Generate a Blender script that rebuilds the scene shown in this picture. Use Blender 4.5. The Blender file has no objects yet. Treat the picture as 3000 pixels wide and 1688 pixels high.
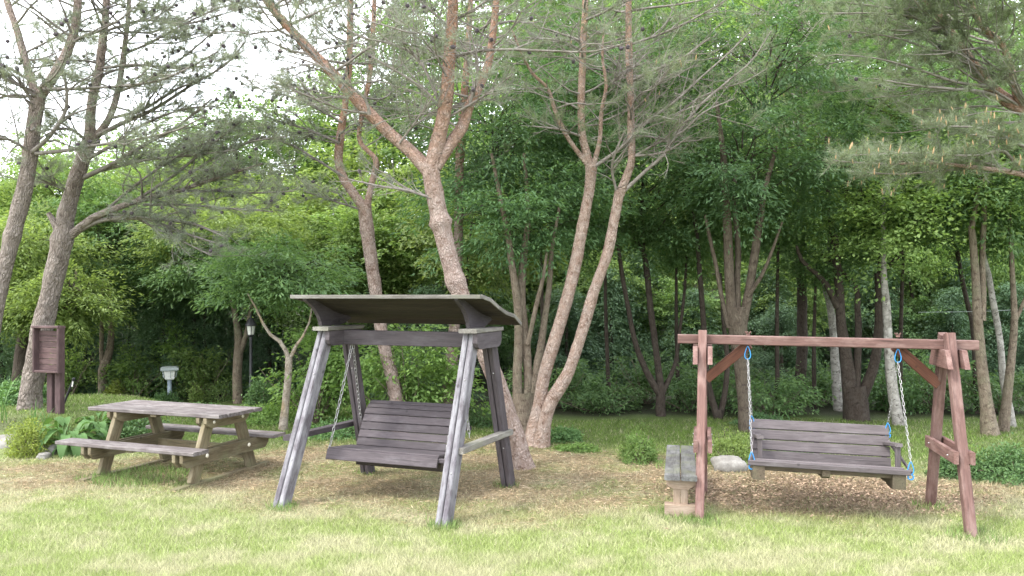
import bpy, math, random
import numpy as np
from mathutils import Vector, Matrix

random.seed(7)
RNG = np.random.default_rng(11)
R = math.radians
S = bpy.context.scene
COL = S.collection

# ------------------------------------------------------------------ camera, sky, sun, exposure
CAM_H = 2.15           # eye height; F, CX, HY describe the lens of the photograph (3000 px wide)
F, CX, HY = 2310.0, 1500.0, 870.0
cam = bpy.data.objects.new('camera', bpy.data.cameras.new('camera'))
COL.objects.link(cam)
cam.location = (0, 0, CAM_H)
cam.rotation_euler = (R(90), 0, 0)
cam.data.sensor_width = 36.0
cam.data.lens = 36.0 * F / 3000.0
cam.data.shift_y = (HY - 844.0) / 3000.0
cam.data.clip_start = 0.1
cam.data.clip_end = 2000
S.camera = cam

SUN_EL, SUN_AZ = 52.0, -118.0     # azimuth measured from the view direction, negative to the left
world = bpy.data.worlds.new('World')
S.world = world
world.use_nodes = True
nt = world.node_tree
nt.nodes.clear()
out = nt.nodes.new('ShaderNodeOutputWorld')
bg = nt.nodes.new('ShaderNodeBackground')
sky = nt.nodes.new('ShaderNodeTexSky')
sky.sky_type = 'NISHITA'
sky.sun_disc = False
sky.sun_elevation = R(SUN_EL)
sky.sun_rotation = R(SUN_AZ)
sky.dust_density = 4.0
sky.ozone_density = 1.0
cl = nt.nodes.new('ShaderNodeMix'); cl.data_type = 'RGBA'
cl.inputs[0].default_value = 0.72
cl.inputs[7].default_value = (9.6, 9.8, 10.4, 1)      # bright even cloud cover
nt.links.new(sky.outputs[0], cl.inputs[6])
nt.links.new(cl.outputs[2], bg.inputs[0])
bg.inputs[1].default_value = 0.15
nt.links.new(bg.outputs[0], out.inputs[0])

sun = bpy.data.objects.new('sun', bpy.data.lights.new('sun', 'SUN'))
COL.objects.link(sun)
sun.data.energy = 1.05
sun.data.angle = R(10)
sun.data.color = (1.0, 0.97, 0.91)
_sd = Vector((math.sin(R(SUN_AZ)) * math.cos(R(SUN_EL)), math.cos(R(SUN_AZ)) * math.cos(R(SUN_EL)), math.sin(R(SUN_EL))))
sun.rotation_euler = _sd.to_track_quat('Z', 'Y').to_euler()

S.view_settings.view_transform = 'Standard'
S.view_settings.look = 'None'
S.view_settings.exposure = 2.1
S.view_settings.gamma = 1.0
S.view_settings.use_curve_mapping = False
S.cycles.max_bounces = 8
S.cycles.diffuse_bounces = 4
S.cycles.transmission_bounces = 4
S.cycles.use_denoising = True
S.cycles.sample_clamp_indirect = 2.0

# ------------------------------------------------------------------ helpers
def P(x, y, d):
    """point at distance d that the photograph shows at pixel (x, y)"""
    return Vector(((x - CX) / F * d, d, CAM_H - (y - HY) / F * d))

def sstep(a, b, x):
    t = np.clip((x - a) / (b - a), 0, 1)
    return t * t * (3 - 2 * t)

_perm = np.random.default_rng(5).random((256, 256))
def vnoise(x, y):
    xi = np.floor(x).astype(int); yi = np.floor(y).astype(int)
    fx = x - xi; fy = y - yi
    fx = fx * fx * (3 - 2 * fx); fy = fy * fy * (3 - 2 * fy)
    g = lambda a, b: _perm[a % 256, b % 256]
    return (g(xi, yi) * (1 - fx) + g(xi + 1, yi) * fx) * (1 - fy) + (g(xi, yi + 1) * (1 - fx) + g(xi + 1, yi + 1) * fx) * fy

def fbm(x, y, o=4):
    s = 0; a = .5; t = 0
    for i in range(o):
        s = s + a * vnoise(x * 2 ** i + 17 * i, y * 2 ** i + 31 * i); t += a; a *= .5
    return s / t

def gz(x, y):
    x = np.asarray(x, float); y = np.asarray(y, float)
    r = np.sqrt(((x + 7.4) / 2.6) ** 2 + ((y - 12.5) / 1.9) ** 2)
    z = .45 * (1 - sstep(.55, 1.05, r))
    hill = sstep(21, 62, y + 3 * fbm(x * .1, y * .1)) * (6.0 + 13.0 * sstep(-6, 6, x))
    z = z + hill
    z = z + .03 * (fbm(x * .7 + 5, y * .7) - .5) * sstep(4, 9, y)
    return z

def gzf(x, y):
    return float(gz(x, y))

# mask of needle litter: 0 = green lawn, 1 = brown litter
def litter(x, y):
    n = fbm(x * .55 + 9, y * .8 + 3, 4) - .5
    n2 = fbm(x * 1.9 + 2, y * 1.9 + 8, 3) - .5
    near = 8.15 + .06 * x + 1.5 * n + .7 * n2
    near = near - .75 * np.exp(-((x - 3.2) / 2.2) ** 2) + .9 * np.exp(-((x + 5.0) / 2.4) ** 2)
    far = 12.0 - .28 * np.abs(x - .3) + 1.0 * n2
    far = np.where(x > .5, 11.2 - .45 * (x - .5) + .6 * n2, far)
    return sstep(near - .75, near + .75, y) * (1 - sstep(far - .35, far + .45, y))

def mulch(x, y):
    n = fbm(x * 1.2 + 3, y * 1.2, 3) - .5
    return 1 - sstep(.55, 1.15, np.sqrt(((x - 3.45) / 2.1) ** 2 + ((y - 8.6) / 1.05) ** 2) + n * .5)

W = {}   # world matrices of what has been built

def place(o, m, parent=None):
    COL.objects.link(o)
    W[o.name] = m
    if parent is not None:
        o.parent = parent
        o.matrix_basis = W[parent.name].inverted() @ m
    else:
        o.matrix_basis = m
    return o

def thing(name, loc, label, cat, group=None):
    o = bpy.data.objects.new(name, None)
    o.empty_display_size = .2
    place(o, Matrix.Translation(Vector(loc)))
    o['label'] = label; o['category'] = cat
    if group: o['group'] = group
    return o

def sub(name, parent, loc):
    o = bpy.data.objects.new(name, None)
    return place(o, Matrix.Translation(Vector(loc)), parent)

def np_mesh(name, v, f, mat, uv=None, smooth=False, col=None):
    """v (n,3), f (m,k) of one face size; fast mesh from arrays"""
    me = bpy.data.meshes.new(name)
    v = np.ascontiguousarray(v, np.float32); f = np.ascontiguousarray(f, np.int32)
    m, k = f.shape
    me.vertices.add(len(v)); me.vertices.foreach_set('co', v.ravel())
    me.loops.add(m * k); me.loops.foreach_set('vertex_index', f.ravel())
    me.polygons.add(m)
    me.polygons.foreach_set('loop_start', np.arange(0, m * k, k, dtype=np.int32))
    if smooth:
        me.polygons.foreach_set('use_smooth', np.ones(m, bool))
    if uv is not None:
        l = me.uv_layers.new(name='UVMap')
        l.data.foreach_set('uv', np.ascontiguousarray(uv, np.float32).ravel())
    if col is not None:
        a = me.color_attributes.new('tone', 'FLOAT_COLOR', 'POINT')
        a.data.foreach_set('color', np.ascontiguousarray(col, np.float32).ravel())
    me.update(calc_edges=True)
    me.materials.append(mat)
    return me

def part(name, me, parent, m=None):
    return place(bpy.data.objects.new(name, me), m if m is not None else Matrix(), parent)

def py_mesh(name, v, f, mat, smooth=False):
    me = bpy.data.meshes.new(name)
    me.from_pydata([tuple(p) for p in v], [], f)
    me.materials.append(mat)
    if smooth:
        for p in me.polygons: p.use_smooth = True
    me.update()
    return me

_bc = {}
def board_mesh(L, w, t, mat, c=.006, key=''):
    k = (round(L, 3), round(w, 3), round(t, 3), mat.name, c, key)
    if k in _bc: return _bc[k]
    hw, ht = w / 2, t / 2
    c = min(c, hw * .4, ht * .4)
    sec = [(-hw + c, -ht), (hw - c, -ht), (hw, -ht + c), (hw, ht - c), (hw - c, ht), (-hw + c, ht), (-hw, ht - c), (-hw, -ht + c)]
    v = [(-L / 2, a, b) for a, b in sec] + [(L / 2, a, b) for a, b in sec]
    f = [(i, (i + 1) % 8, 8 + (i + 1) % 8, 8 + i) for i in range(8)]
    f = [tuple(reversed(q)) for q in f]
    f += [tuple(range(8)), tuple(range(15, 7, -1))]
    _bc[k] = py_mesh('board', v, f, mat)
    return _bc[k]

def frame_m(p0, p1, up):
    """matrix at the middle of p0-p1, X along it, Z nearest to up"""
    p0 = Vector(p0); p1 = Vector(p1)
    x = (p1 - p0).normalized()
    z = Vector(up); z = (z - x * z.dot(x)).normalized()
    y = z.cross(x)
    m = Matrix((x, y, z)).transposed().to_4x4()
    m.translation = (p0 + p1) / 2
    return m

def board(name, p0, p1, w, t, up, mat, parent, c=.006):
    """a plank from p0 to p1, w wide, t thick along 'up'"""
    return part(name, board_mesh((Vector(p1) - Vector(p0)).length, w, t, mat, c), parent, frame_m(p0, p1, up))

def prism(name, poly, thick, m, mat, parent):
    """poly in local (x, z), extruded thick along local y"""
    n = len(poly)
    v = [(a, -thick / 2, b) for a, b in poly] + [(a, thick / 2, b) for a, b in poly]
    f = [tuple(range(n)), tuple(range(2 * n - 1, n - 1, -1))]
    f += [(i, n + i, n + (i + 1) % n, (i + 1) % n) for i in range(n)]
    return part(name, py_mesh(name, v, f, mat), parent, m)

def lathe(name, prof, n, mat, parent, m, smooth=True):
    v = []; f = []
    for r, z in prof:
        for i in range(n):
            a = 2 * math.pi * i / n
            v.append((r * math.cos(a), r * math.sin(a), z))
    for j in range(len(prof) - 1):
        for i in range(n):
            f.append((j * n + i, j * n + (i + 1) % n, (j + 1) * n + (i + 1) % n, (j + 1) * n + i))
    f.append(tuple(range(n - 1, -1, -1)))
    f.append(tuple((len(prof) - 1) * n + i for i in range(n)))
    me = py_mesh(name, v, f, mat)
    if smooth:
        for p in me.polygons:
            p.use_smooth = len(p.vertices) == 4
    return part(name, me, parent, m)

def axes(u, v, c):
    """local frame (u, v, up) at c -> function of (a, b, z)"""
    u = Vector((u[0], u[1], 0)).normalized(); v = Vector((v[0], v[1], 0)).normalized()
    c = Vector((c[0], c[1], 0))
    def at(a, b, z):
        q = c + u * a + v * b
        return Vector((q.x, q.y, z))
    return at, u, v

# --- tubes -----------------------------------------------------------------
def catmull(pts, step):
    pts = np.asarray(pts, float)
    n = len(pts)
    if n < 3:
        L = np.linalg.norm(pts[-1, :3] - pts[0, :3]); k = max(2, int(L / step))
        t = np.linspace(0, 1, k + 1)[:, None]
        return pts[0] * (1 - t) + pts[-1] * t
    e = np.vstack([2 * pts[0] - pts[1], pts, 2 * pts[-1] - pts[-2]])
    o = []
    for i in range(n - 1):
        p0, p1, p2, p3 = e[i:i + 4]
        k = max(1, int(np.linalg.norm(p2[:3] - p1[:3]) / step))
        t = np.linspace(0, 1, k, endpoint=False)[:, None]
        o.append(.5 * (2 * p1 + (p2 - p0) * t + (2 * p0 - 5 * p1 + 4 * p2 - p3) * t ** 2 + (3 * p1 - p0 - 3 * p2 + p3) * t ** 3))
    o.append(pts[-1:])
    return np.vstack(o)

def tube_arrays(p, r, n, rough=0., seed=0):
    """smooth tube round polyline p; returns verts, quads, uv"""
    p = np.asarray(p, float); r = np.asarray(r, float)
    k = len(p)
    t = np.gradient(p, axis=0); t /= np.linalg.norm(t, axis=1)[:, None] + 1e-9
    ref = np.array([.31, .95, .05]) if abs(t[0] @ np.array([.31, .95, .05])) < .9 else np.array([1., 0, 0])
    a = np.empty_like(p)
    for i in range(k):
        ref = ref - t[i] * (ref @ t[i]); ref /= np.linalg.norm(ref) + 1e-9
        a[i] = ref
    b = np.cross(t, a)
    ang = np.linspace(0, 2 * np.pi, n, endpoint=False)
    s = np.concatenate([[0], np.cumsum(np.linalg.norm(np.diff(p, axis=0), axis=1))])
    rr = np.repeat(r[:, None], n, 1)
    if rough > 0:
        A = np.cos(ang)[None] * 1.4 + seed * 3.1 + np.zeros((k, 1)); B = s[:, None] * 2.2 + np.sin(ang)[None] * 1.4
        rr = rr * (1 + rough * (fbm(A * 2 + 40, B * 2 + 40, 3) - .5) * 2)
    v = p[:, None] + rr[..., None] * (np.cos(ang)[None, :, None] * a[:, None] + np.sin(ang)[None, :, None] * b[:, None])
    i = np.arange(k - 1)[:, None]; j = np.arange(n)[None]
    q = np.stack([i * n + j, i * n + (j + 1) % n, (i + 1) * n + (j + 1) % n, (i + 1) * n + j], -1).reshape(-1, 4)
    circ = 2 * np.pi * float(np.mean(r))
    uj = np.arange(n + 1) / n * circ
    jj = np.broadcast_to(j, (k - 1, n)); ii = np.broadcast_to(i, (k - 1, n))
    uv = np.stack([np.stack([uj[jj], s[ii]], -1), np.stack([uj[jj + 1], s[ii]], -1),
                   np.stack([uj[jj + 1], s[ii + 1]], -1), np.stack([uj[jj], s[ii + 1]], -1)], 2).reshape(-1, 2)
    return v.reshape(-1, 3), q, uv

def join_arrays(lst):
    vs, fs, us = [], [], []; o = 0
    for v, f, u in lst:
        vs.append(v); fs.append(f + o); us.append(u); o += len(v)
    return np.vstack(vs), np.vstack(fs), np.vstack(us)

def stem(px, d0, d1=None, z0=None):
    """pixel path [(x, y, width)] at distance d0 (to d1 at its end) -> points with radius (n,4)"""
    d1 = d0 if d1 is None else d1
    n = len(px); o = []
    for i, (x, y, w) in enumerate(px):
        d = d0 + (d1 - d0) * i / max(1, n - 1)
        q = P(x, y, d); o.append((q.x, q.y, q.z, w / 2 / F * d))
    return np.array(o)

def stem_tube(pts, n=12, step=.10, rough=.10, seed=0):
    q = catmull(pts, step)
    return tube_arrays(q[:, :3], np.maximum(q[:, 3], .002), n, rough, seed)

def twig_arrays(Pt, Rd):
    """many bent three-sided twigs at once: Pt (N,K,3), Rd (N,K)"""
    N, K, _ = Pt.shape
    t = np.gradient(Pt, axis=1); t /= np.linalg.norm(t, axis=2)[..., None] + 1e-9
    ref = np.tile(np.array([.2, .3, .93]), (N, K, 1))
    a = np.cross(t, ref); a /= np.linalg.norm(a, axis=2)[..., None] + 1e-9
    b = np.cross(t, a)
    ang = np.array([0, 2.094, 4.189])
    v = Pt[:, :, None] + Rd[:, :, None, None] * (np.cos(ang)[None, None, :, None] * a[:, :, None] + np.sin(ang)[None, None, :, None] * b[:, :, None])
    base = (np.arange(N) * K * 3)[:, None, None]
    k = np.arange(K - 1)[None, :, None]; j = np.arange(3)[None, None]
    f = np.stack([base + k * 3 + j, base + k * 3 + (j + 1) % 3, base + (k + 1) * 3 + (j + 1) % 3, base + (k + 1) * 3 + j], -1).reshape(-1, 4)
    return v.reshape(-1, 3), f

def unit(a):
    return a / (np.linalg.norm(a, axis=-1, keepdims=True) + 1e-9)

def leaves(c, axis, normal, L, w, fold=.12):
    """rhombic leaves: c centres, axis along, normal, length L, width w -> verts, tris"""
    axis = unit(axis); side = unit(np.cross(normal, axis)); nn = np.cross(axis, side)
    L = np.asarray(L)[:, None]; w = np.asarray(w)[:, None]
    v = np.stack([c - axis * L / 2, c + side * w / 2 + nn * w * fold, c + axis * L / 2 - nn * L * .08, c - side * w / 2 + nn * w * fold], 1)
    i = np.arange(len(c))[:, None] * 4
    f = np.stack([i + [0, 1, 2], i + [0, 2, 3]], 1).reshape(-1, 3)
    return v.reshape(-1, 3), f

# ------------------------------------------------------------------ materials
def new_mat(name):
    m = bpy.data.materials.new(name); m.use_nodes = True
    n = m.node_tree.nodes; n.clear()
    o = n.new('ShaderNodeOutputMaterial')
    return m, m.node_tree, o

def N(t, kind, **kw):
    n = t.nodes.new(kind)
    for k, v in kw.items():
        if k.startswith('i_'):
            key = k[2:]
            n.inputs[int(key) if key.isdigit() else key.replace('_', ' ')].default_value = v
        else:
            setattr(n, k, v)
    return n

def mixc(t, fac, a, b, blend='MIX'):
    m = t.nodes.new('ShaderNodeMix'); m.data_type = 'RGBA'; m.blend_type = blend
    for s, v in ((0, fac), (6, a), (7, b)):
        if isinstance(v, (int, float, tuple)):
            m.inputs[s].default_value = v if not isinstance(v, tuple) or len(v) == 4 else (*v, 1)
        else:
            t.links.new(v, m.inputs[s])
    return m.outputs[2]

def ramp(t, src, stops):
    r = t.nodes.new('ShaderNodeValToRGB')
    e = r.color_ramp.elements
    while len(e) < len(stops): e.new(.5)
    for el, (p, c) in zip(e, stops):
        el.position = p; el.color = (*c, 1) if len(c) == 3 else c
    t.links.new(src, r.inputs[0])
    return r.outputs[0]

def g3(v): return (v, v, v)

def wood(name, base, worn, dark, wear=.5, rough=.78, green=None):
    base, worn, dark = [tuple(x * .78 for x in c) for c in (base, worn, dark)]
    if green: green = tuple(x * .78 for x in green)
    m, t, o = new_mat(name)
    tc = N(t, 'ShaderNodeTexCoord'); oi = N(t, 'ShaderNodeObjectInfo')
    off = N(t, 'ShaderNodeVectorMath', operation='MULTIPLY_ADD')
    t.links.new(oi.outputs['Random'], off.inputs[0]); off.inputs[1].default_value = (37, 19, 53)
    t.links.new(tc.outputs['Object'], off.inputs[2])
    mp = N(t, 'ShaderNodeMapping'); mp.inputs['Scale'].default_value = (1.6, 22, 22)
    t.links.new(off.outputs[0], mp.inputs[0])
    gr = N(t, 'ShaderNodeTexNoise', i_Scale=3.0, i_Detail=6.0, i_Roughness=.65); t.links.new(mp.outputs[0], gr.inputs[0])
    mp2 = N(t, 'ShaderNodeMapping'); mp2.inputs['Scale'].default_value = (2.2, 6, 6)
    t.links.new(off.outputs[0], mp2.inputs[0])
    wn = N(t, 'ShaderNodeTexNoise', i_Scale=1.6, i_Detail=5.0, i_Roughness=.7); t.links.new(mp2.outputs[0], wn.inputs[0])
    c = mixc(t, ramp(t, gr.outputs[0], [(.36, g3(0)), (.62, g3(1))]), dark, base)
    c = mixc(t, ramp(t, wn.outputs[0], [(.62 - .3 * wear, g3(0)), (.80 - .25 * wear, g3(1))]), c, mixc(t, .65, c, worn))
    if green:
        gn = N(t, 'ShaderNodeTexNoise', i_Scale=3.5, i_Detail=4.0); t.links.new(off.outputs[0], gn.inputs[0])
        c = mixc(t, ramp(t, gn.outputs[0], [(.5, g3(0)), (.68, g3(.7))]), c, green)
    mp3 = N(t, 'ShaderNodeMapping'); mp3.inputs['Scale'].default_value = (.9, 30, 30)
    t.links.new(off.outputs[0], mp3.inputs[0])
    ck = N(t, 'ShaderNodeTexNoise', i_Scale=2.0, i_Detail=2.0); t.links.new(mp3.outputs[0], ck.inputs[0])
    c = mixc(t, ramp(t, ck.outputs[0], [(.66, g3(0)), (.72, g3(.75))]), c, tuple(x * .35 for x in dark))
    kn = N(t, 'ShaderNodeTexVoronoi', i_Scale=4.5); t.links.new(off.outputs[0], kn.inputs[0])
    c = mixc(t, ramp(t, kn.outputs['Distance'], [(.06, g3(.7)), (.10, g3(0))]), c, tuple(x * .5 for x in dark))
    hv = N(t, 'ShaderNodeHueSaturation')
    mr = N(t, 'ShaderNodeMapRange'); mr.inputs[3].default_value = .82; mr.inputs[4].default_value = 1.18
    t.links.new(oi.outputs['Random'], mr.inputs[0]); t.links.new(mr.outputs[0], hv.inputs['Value'])
    t.links.new(c, hv.inputs['Color'])
    b = N(t, 'ShaderNodeBsdfPrincipled', i_Roughness=rough); b.inputs['Specular IOR Level'].default_value = .35
    t.links.new(hv.outputs[0], b.inputs['Base Color'])
    bp = N(t, 'ShaderNodeBump', i_Strength=.45, i_Distance=.004); t.links.new(gr.outputs[0], bp.inputs['Height'])
    t.links.new(bp.outputs[0], b.inputs['Normal'])
    t.links.new(b.outputs[0], o.inputs[0])
    return m

M_PURPLE = wood('stained_wood_purple', (.076, .063, .068), (.116, .105, .113), (.046, .038, .042), .35)
M_GREYLEG = wood('weathered_stained_wood', (.135, .122, .140), (.30, .30, .315), (.070, .060, .066), .75)
M_UNDER = wood('bare_brown_wood', (.044, .033, .024), (.060, .048, .037), (.025, .019, .014), .3)
M_CAP = wood('weathered_cap_wood', (.175, .165, .148), (.29, .28, .255), (.10, .09, .078), .5, green=(.155, .155, .115))
M_TABLE = wood('table_plank_wood', (.150, .128, .124), (.275, .254, .243), (.085, .071, .069), .55)
M_OLIVE = wood('treated_olive_wood', (.185, .150, .088), (.24, .215, .140), (.10, .078, .044), .5, green=(.15, .155, .075))
M_RED = wood('stained_wood_red', (.162, .089, .075), (.265, .180, .157), (.098, .052, .043), .5)
M_REDDARK = wood('stained_wood_redbrown', (.175, .068, .042), (.22, .11, .075), (.10, .040, .026), .35)
M_SEAT = wood('stained_seat_wood', (.114, .097, .099), (.155, .140, .140), (.070, .059, .060), .35)
M_SEATUN = wood('seat_underside_wood', (.115, .088, .058), (.15, .125, .085), (.06, .045, .03), .4, green=(.10, .10, .055))
M_STOOLTOP = wood('weathered_bench_wood', (.110, .108, .108), (.23, .235, .225), (.06, .058, .056), .6, green=(.14, .15, .095))
M_STOOLLEG = wood('tan_bench_wood', (.29, .215, .155), (.37, .30, .235), (.19, .14, .10), .5)
M_NOTICE = wood('notice_board_wood', (.105, .062, .062), (.17, .115, .11), (.062, .038, .038), .5)

def metal(name, col, rough=.4, metallic=.9, noise=.25):
    m, t, o = new_mat(name)
    tc = N(t, 'ShaderNodeTexCoord')
    n = N(t, 'ShaderNodeTexNoise', i_Scale=35.0, i_Detail=4.0); t.links.new(tc.outputs['Object'], n.inputs[0])
    c = mixc(t, ramp(t, n.outputs[0], [(.4, g3(0)), (.7, g3(1))]), col, tuple(x * (1 - noise) for x in col))
    b = N(t, 'ShaderNodeBsdfPrincipled', i_Roughness=rough, i_Metallic=metallic)
    t.links.new(c, b.inputs['Base Color']); t.links.new(b.outputs[0], o.inputs[0])
    return m

M_CHAIN = metal('galvanised_steel', (.34, .335, .33), .42, .7)
M_BLUE = metal('blue_coated_steel', (.025, .24, .56), .35, .15)
M_BOLT = metal('zinc_bolt', (.72, .68, .58), .5, .4)
M_BLACK = metal('black_painted_metal', (.022, .022, .026), .45, .2)
M_LAMPGREY = metal('grey_green_plastic', (.30, .34, .33), .5, 0)
M_LAMPWHITE = metal('white_plastic', (.62, .62, .58), .5, 0, .15)
M_STEELBLUE = metal('grey_blue_pole', (.24, .29, .33), .5, .2)

def leaf_mat(name, lo, hi, trans=.42, var=.25):
    m, t, o = new_mat(name)
    ge = N(t, 'ShaderNodeNewGeometry'); oi = N(t, 'ShaderNodeObjectInfo')
    c = mixc(t, ge.outputs['Random Per Island'], lo, hi)
    hv = N(t, 'ShaderNodeHueSaturation')
    mr = N(t, 'ShaderNodeMapRange'); mr.inputs[3].default_value = 1 - var; mr.inputs[4].default_value = 1 + var
    t.links.new(oi.outputs['Random'], mr.inputs[0]); t.links.new(mr.outputs[0], hv.inputs['Value'])
    t.links.new(c, hv.inputs['Color'])
    b = N(t, 'ShaderNodeBsdfPrincipled', i_Roughness=.55); b.inputs['Specular IOR Level'].default_value = .3
    t.links.new(hv.outputs[0], b.inputs['Base Color'])
    tr = N(t, 'ShaderNodeBsdfTranslucent')
    tint = mixc(t, 1.0, hv.outputs[0], (1.2, 1.2, .72, 1), 'MULTIPLY')
    t.links.new(tint, tr.inputs[0])
    mx = N(t, 'ShaderNodeMixShader', i_0=trans)
    t.links.new(b.outputs[0], mx.inputs[1]); t.links.new(tr.outputs[0], mx.inputs[2])
    t.links.new(mx.outputs[0], o.inputs[0])
    return m

M_MAPLE = leaf_mat('maple_leaf', (.054, .110, .048), (.110, .195, .080))
M_MAPLE2 = leaf_mat('soft_maple_leaf', (.070, .135, .052), (.135, .220, .082))
M_BRIGHT = leaf_mat('bright_young_leaf', (.135, .205, .058), (.260, .340, .110), .5)
M_LIME = leaf_mat('lime_leaf', (.120, .200, .062), (.220, .310, .105), .52)
M_WOOD = leaf_mat('woodland_leaf', (.085, .155, .055), (.175, .265, .092), .52)
M_DARKFIR = leaf_mat('dark_yew_leaf', (.050, .095, .054), (.100, .165, .088), .35)
M_FIRBRIGHTENED = leaf_mat('brightened_yew_leaf', (.072, .135, .072), (.145, .225, .115), .4)  # yew leaf with light put into its colour, for conifers in shade
M_BUSH = leaf_mat('bush_leaf', (.105, .190, .050), (.210, .320, .095), .45)
M_SHRUB = leaf_mat('shrub_leaf', (.065, .135, .048), (.130, .225, .080), .38)
M_HOSTA = leaf_mat('hosta_leaf', (.060, .135, .040), (.110, .200, .060), .35, .1)
M_GOLD = leaf_mat('golden_shrub_leaf', (.120, .165, .030), (.240, .290, .060), .4)
M_NEEDLE = leaf_mat('pine_needle', (.150, .178, .145), (.240, .268, .215), .45, .08)
M_NEEDLE2 = leaf_mat('pine_needle_green', (.120, .155, .095), (.205, .245, .150), .35, .08)
M_CANDLE = leaf_mat('pine_candle', (.24, .165, .085), (.36, .25, .13), .2, .05)

def bark(name, cols, scale=(16, 5), bump=.8, dist=.02, upper=None, zr=(3, 5), lichen=None, k=.76):
    cols = [tuple(x * k for x in c) for c in cols]
    if upper: upper = [tuple(x * k for x in c) for c in upper]
    if lichen: lichen = tuple(x * k for x in lichen)
    m, t, o = new_mat(name)
    uv = N(t, 'ShaderNodeUVMap'); tc = N(t, 'ShaderNodeTexCoord')
    mp = N(t, 'ShaderNodeMapping'); mp.inputs['Scale'].default_value = (scale[0], scale[1], 1)
    n0 = N(t, 'ShaderNodeTexNoise', i_Scale=6.0, i_Detail=3.0); t.links.new(tc.outputs['Object'], n0.inputs[0])
    add = N(t, 'ShaderNodeVectorMath', operation='MULTIPLY_ADD'); add.inputs[1].default_value = (.16, .20, .16)
    t.links.new(n0.outputs['Color'], add.inputs[0]); t.links.new(uv.outputs[0], add.inputs[2])
    t.links.new(add.outputs[0], mp.inputs[0])
    vo = N(t, 'ShaderNodeTexVoronoi', i_Scale=1.0, feature='DISTANCE_TO_EDGE'); t.links.new(mp.outputs[0], vo.inputs[0])
    vc = N(t, 'ShaderNodeTexVoronoi', i_Scale=1.0); t.links.new(mp.outputs[0], vc.inputs[0])
    n1 = N(t, 'ShaderNodeTexNoise', i_Scale=9.0, i_Detail=6.0, i_Roughness=.7); t.links.new(tc.outputs['Object'], n1.inputs[0])
    cell = N(t, 'ShaderNodeSeparateColor'); t.links.new(vc.outputs['Color'], cell.inputs[0])
    c = mixc(t, cell.outputs[0], cols[0], cols[1])
    c = mixc(t, ramp(t, n1.outputs[0], [(.40, g3(0)), (.62, g3(.85))]), c, cols[2])
    nd = N(t, 'ShaderNodeTexNoise', i_Scale=15.0, i_Detail=5.0, i_Roughness=.75); t.links.new(tc.outputs['Object'], nd.inputs[0])
    if upper:
        sx = N(t, 'ShaderNodeSeparateXYZ'); t.links.new(tc.outputs['Object'], sx.inputs[0])
        mr = N(t, 'ShaderNodeMapRange'); mr.inputs[1].default_value = zr[0]; mr.inputs[2].default_value = zr[1]
        t.links.new(sx.outputs[2], mr.inputs[0])
        cu = mixc(t, cell.outputs[1], upper[0], upper[1])
        cu = mixc(t, ramp(t, n1.outputs[0], [(.45, g3(0)), (.7, g3(.75))]), cu, cols[2])
        c = mixc(t, mr.outputs[0], c, cu)
    if lichen:
        n2 = N(t, 'ShaderNodeTexNoise', i_Scale=3.2, i_Detail=5.0); t.links.new(tc.outputs['Object'], n2.inputs[0])
        c = mixc(t, ramp(t, n2.outputs[0], [(.50, g3(0)), (.66, g3(.7))]), c, lichen)
    c = mixc(t, ramp(t, nd.outputs[0], [(.36, g3(.9)), (.47, g3(0))]), c, cols[3])
    c = mixc(t, ramp(t, vo.outputs[0], [(0, g3(.42)), (.18, g3(0))]), c, cols[3])
    b = N(t, 'ShaderNodeBsdfPrincipled', i_Roughness=.9); b.inputs['Specular IOR Level'].default_value = .2
    t.links.new(c, b.inputs['Base Color'])
    h = N(t, 'ShaderNodeMath', operation='MULTIPLY_ADD'); h.inputs[1].default_value = .5
    t.links.new(n1.outputs[0], h.inputs[0])
    hv = ramp(t, vo.outputs[0], [(0, g3(0)), (.25, g3(1))]); t.links.new(hv, h.inputs[2])
    bp = N(t, 'ShaderNodeBump', i_Strength=bump, i_Distance=dist); t.links.new(h.outputs[0], bp.inputs['Height'])
    t.links.new(bp.outputs[0], b.inputs['Normal'])
    t.links.new(b.outputs[0], o.inputs[0])
    return m

M_PINE = bark('red_pine_bark', [(.29, .215, .18), (.38, .295, .25), (.45, .375, .33), (.15, .095, .070)], (38, 17), .8, .012,
              upper=[(.36, .195, .125), (.44, .26, .17)], zr=(3.2, 5.0), k=.66)
M_PINEPALE = bark('pale_pine_bark', [(.34, .24, .185), (.42, .31, .245), (.50, .42, .36), (.17, .105, .075)], (38, 21), .8, .012,
                  upper=[(.42, .26, .175), (.46, .30, .21)], zr=(4.0, 6.0), k=.66)
M_PINEGREY = bark('grey_pine_bark', [(.20, .165, .140), (.27, .23, .20), (.32, .28, .25), (.10, .080, .066)], (34, 8), .9, .018,
                  upper=[(.27, .20, .165), (.33, .26, .22)], zr=(3.5, 6.0), k=.74)
M_DARKBARK = bark('dark_bark', [(.070, .052, .040), (.10, .078, .060), (.12, .10, .080), (.035, .026, .020)], (50, 7), .6, .012, k=.55)
M_BROWNBARK = bark('brown_bark', [(.155, .120, .088), (.21, .17, .125), (.26, .22, .165), (.075, .055, .040)], (54, 7), .6, .012,
                   lichen=(.20, .19, .125))
M_MIDBARK = bark('shaded_brown_bark', [(.155, .120, .088), (.21, .17, .125), (.26, .22, .165), (.075, .055, .040)], (40, 6), .6, .012, k=.46)  # darker copy of the brown bark, shade put into its colours
M_LIGHTBARK = bark('light_bark', [(.25, .21, .155), (.34, .30, .24), (.42, .38, .32), (.12, .095, .07)], (20, 12), .5, .01,
                   lichen=(.33, .24, .11))
M_BIRCH = bark('birch_bark', [(.50, .48, .43), (.60, .58, .53), (.38, .36, .32), (.10, .085, .07)], (5, 9), .3, .006, k=.60)
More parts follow.
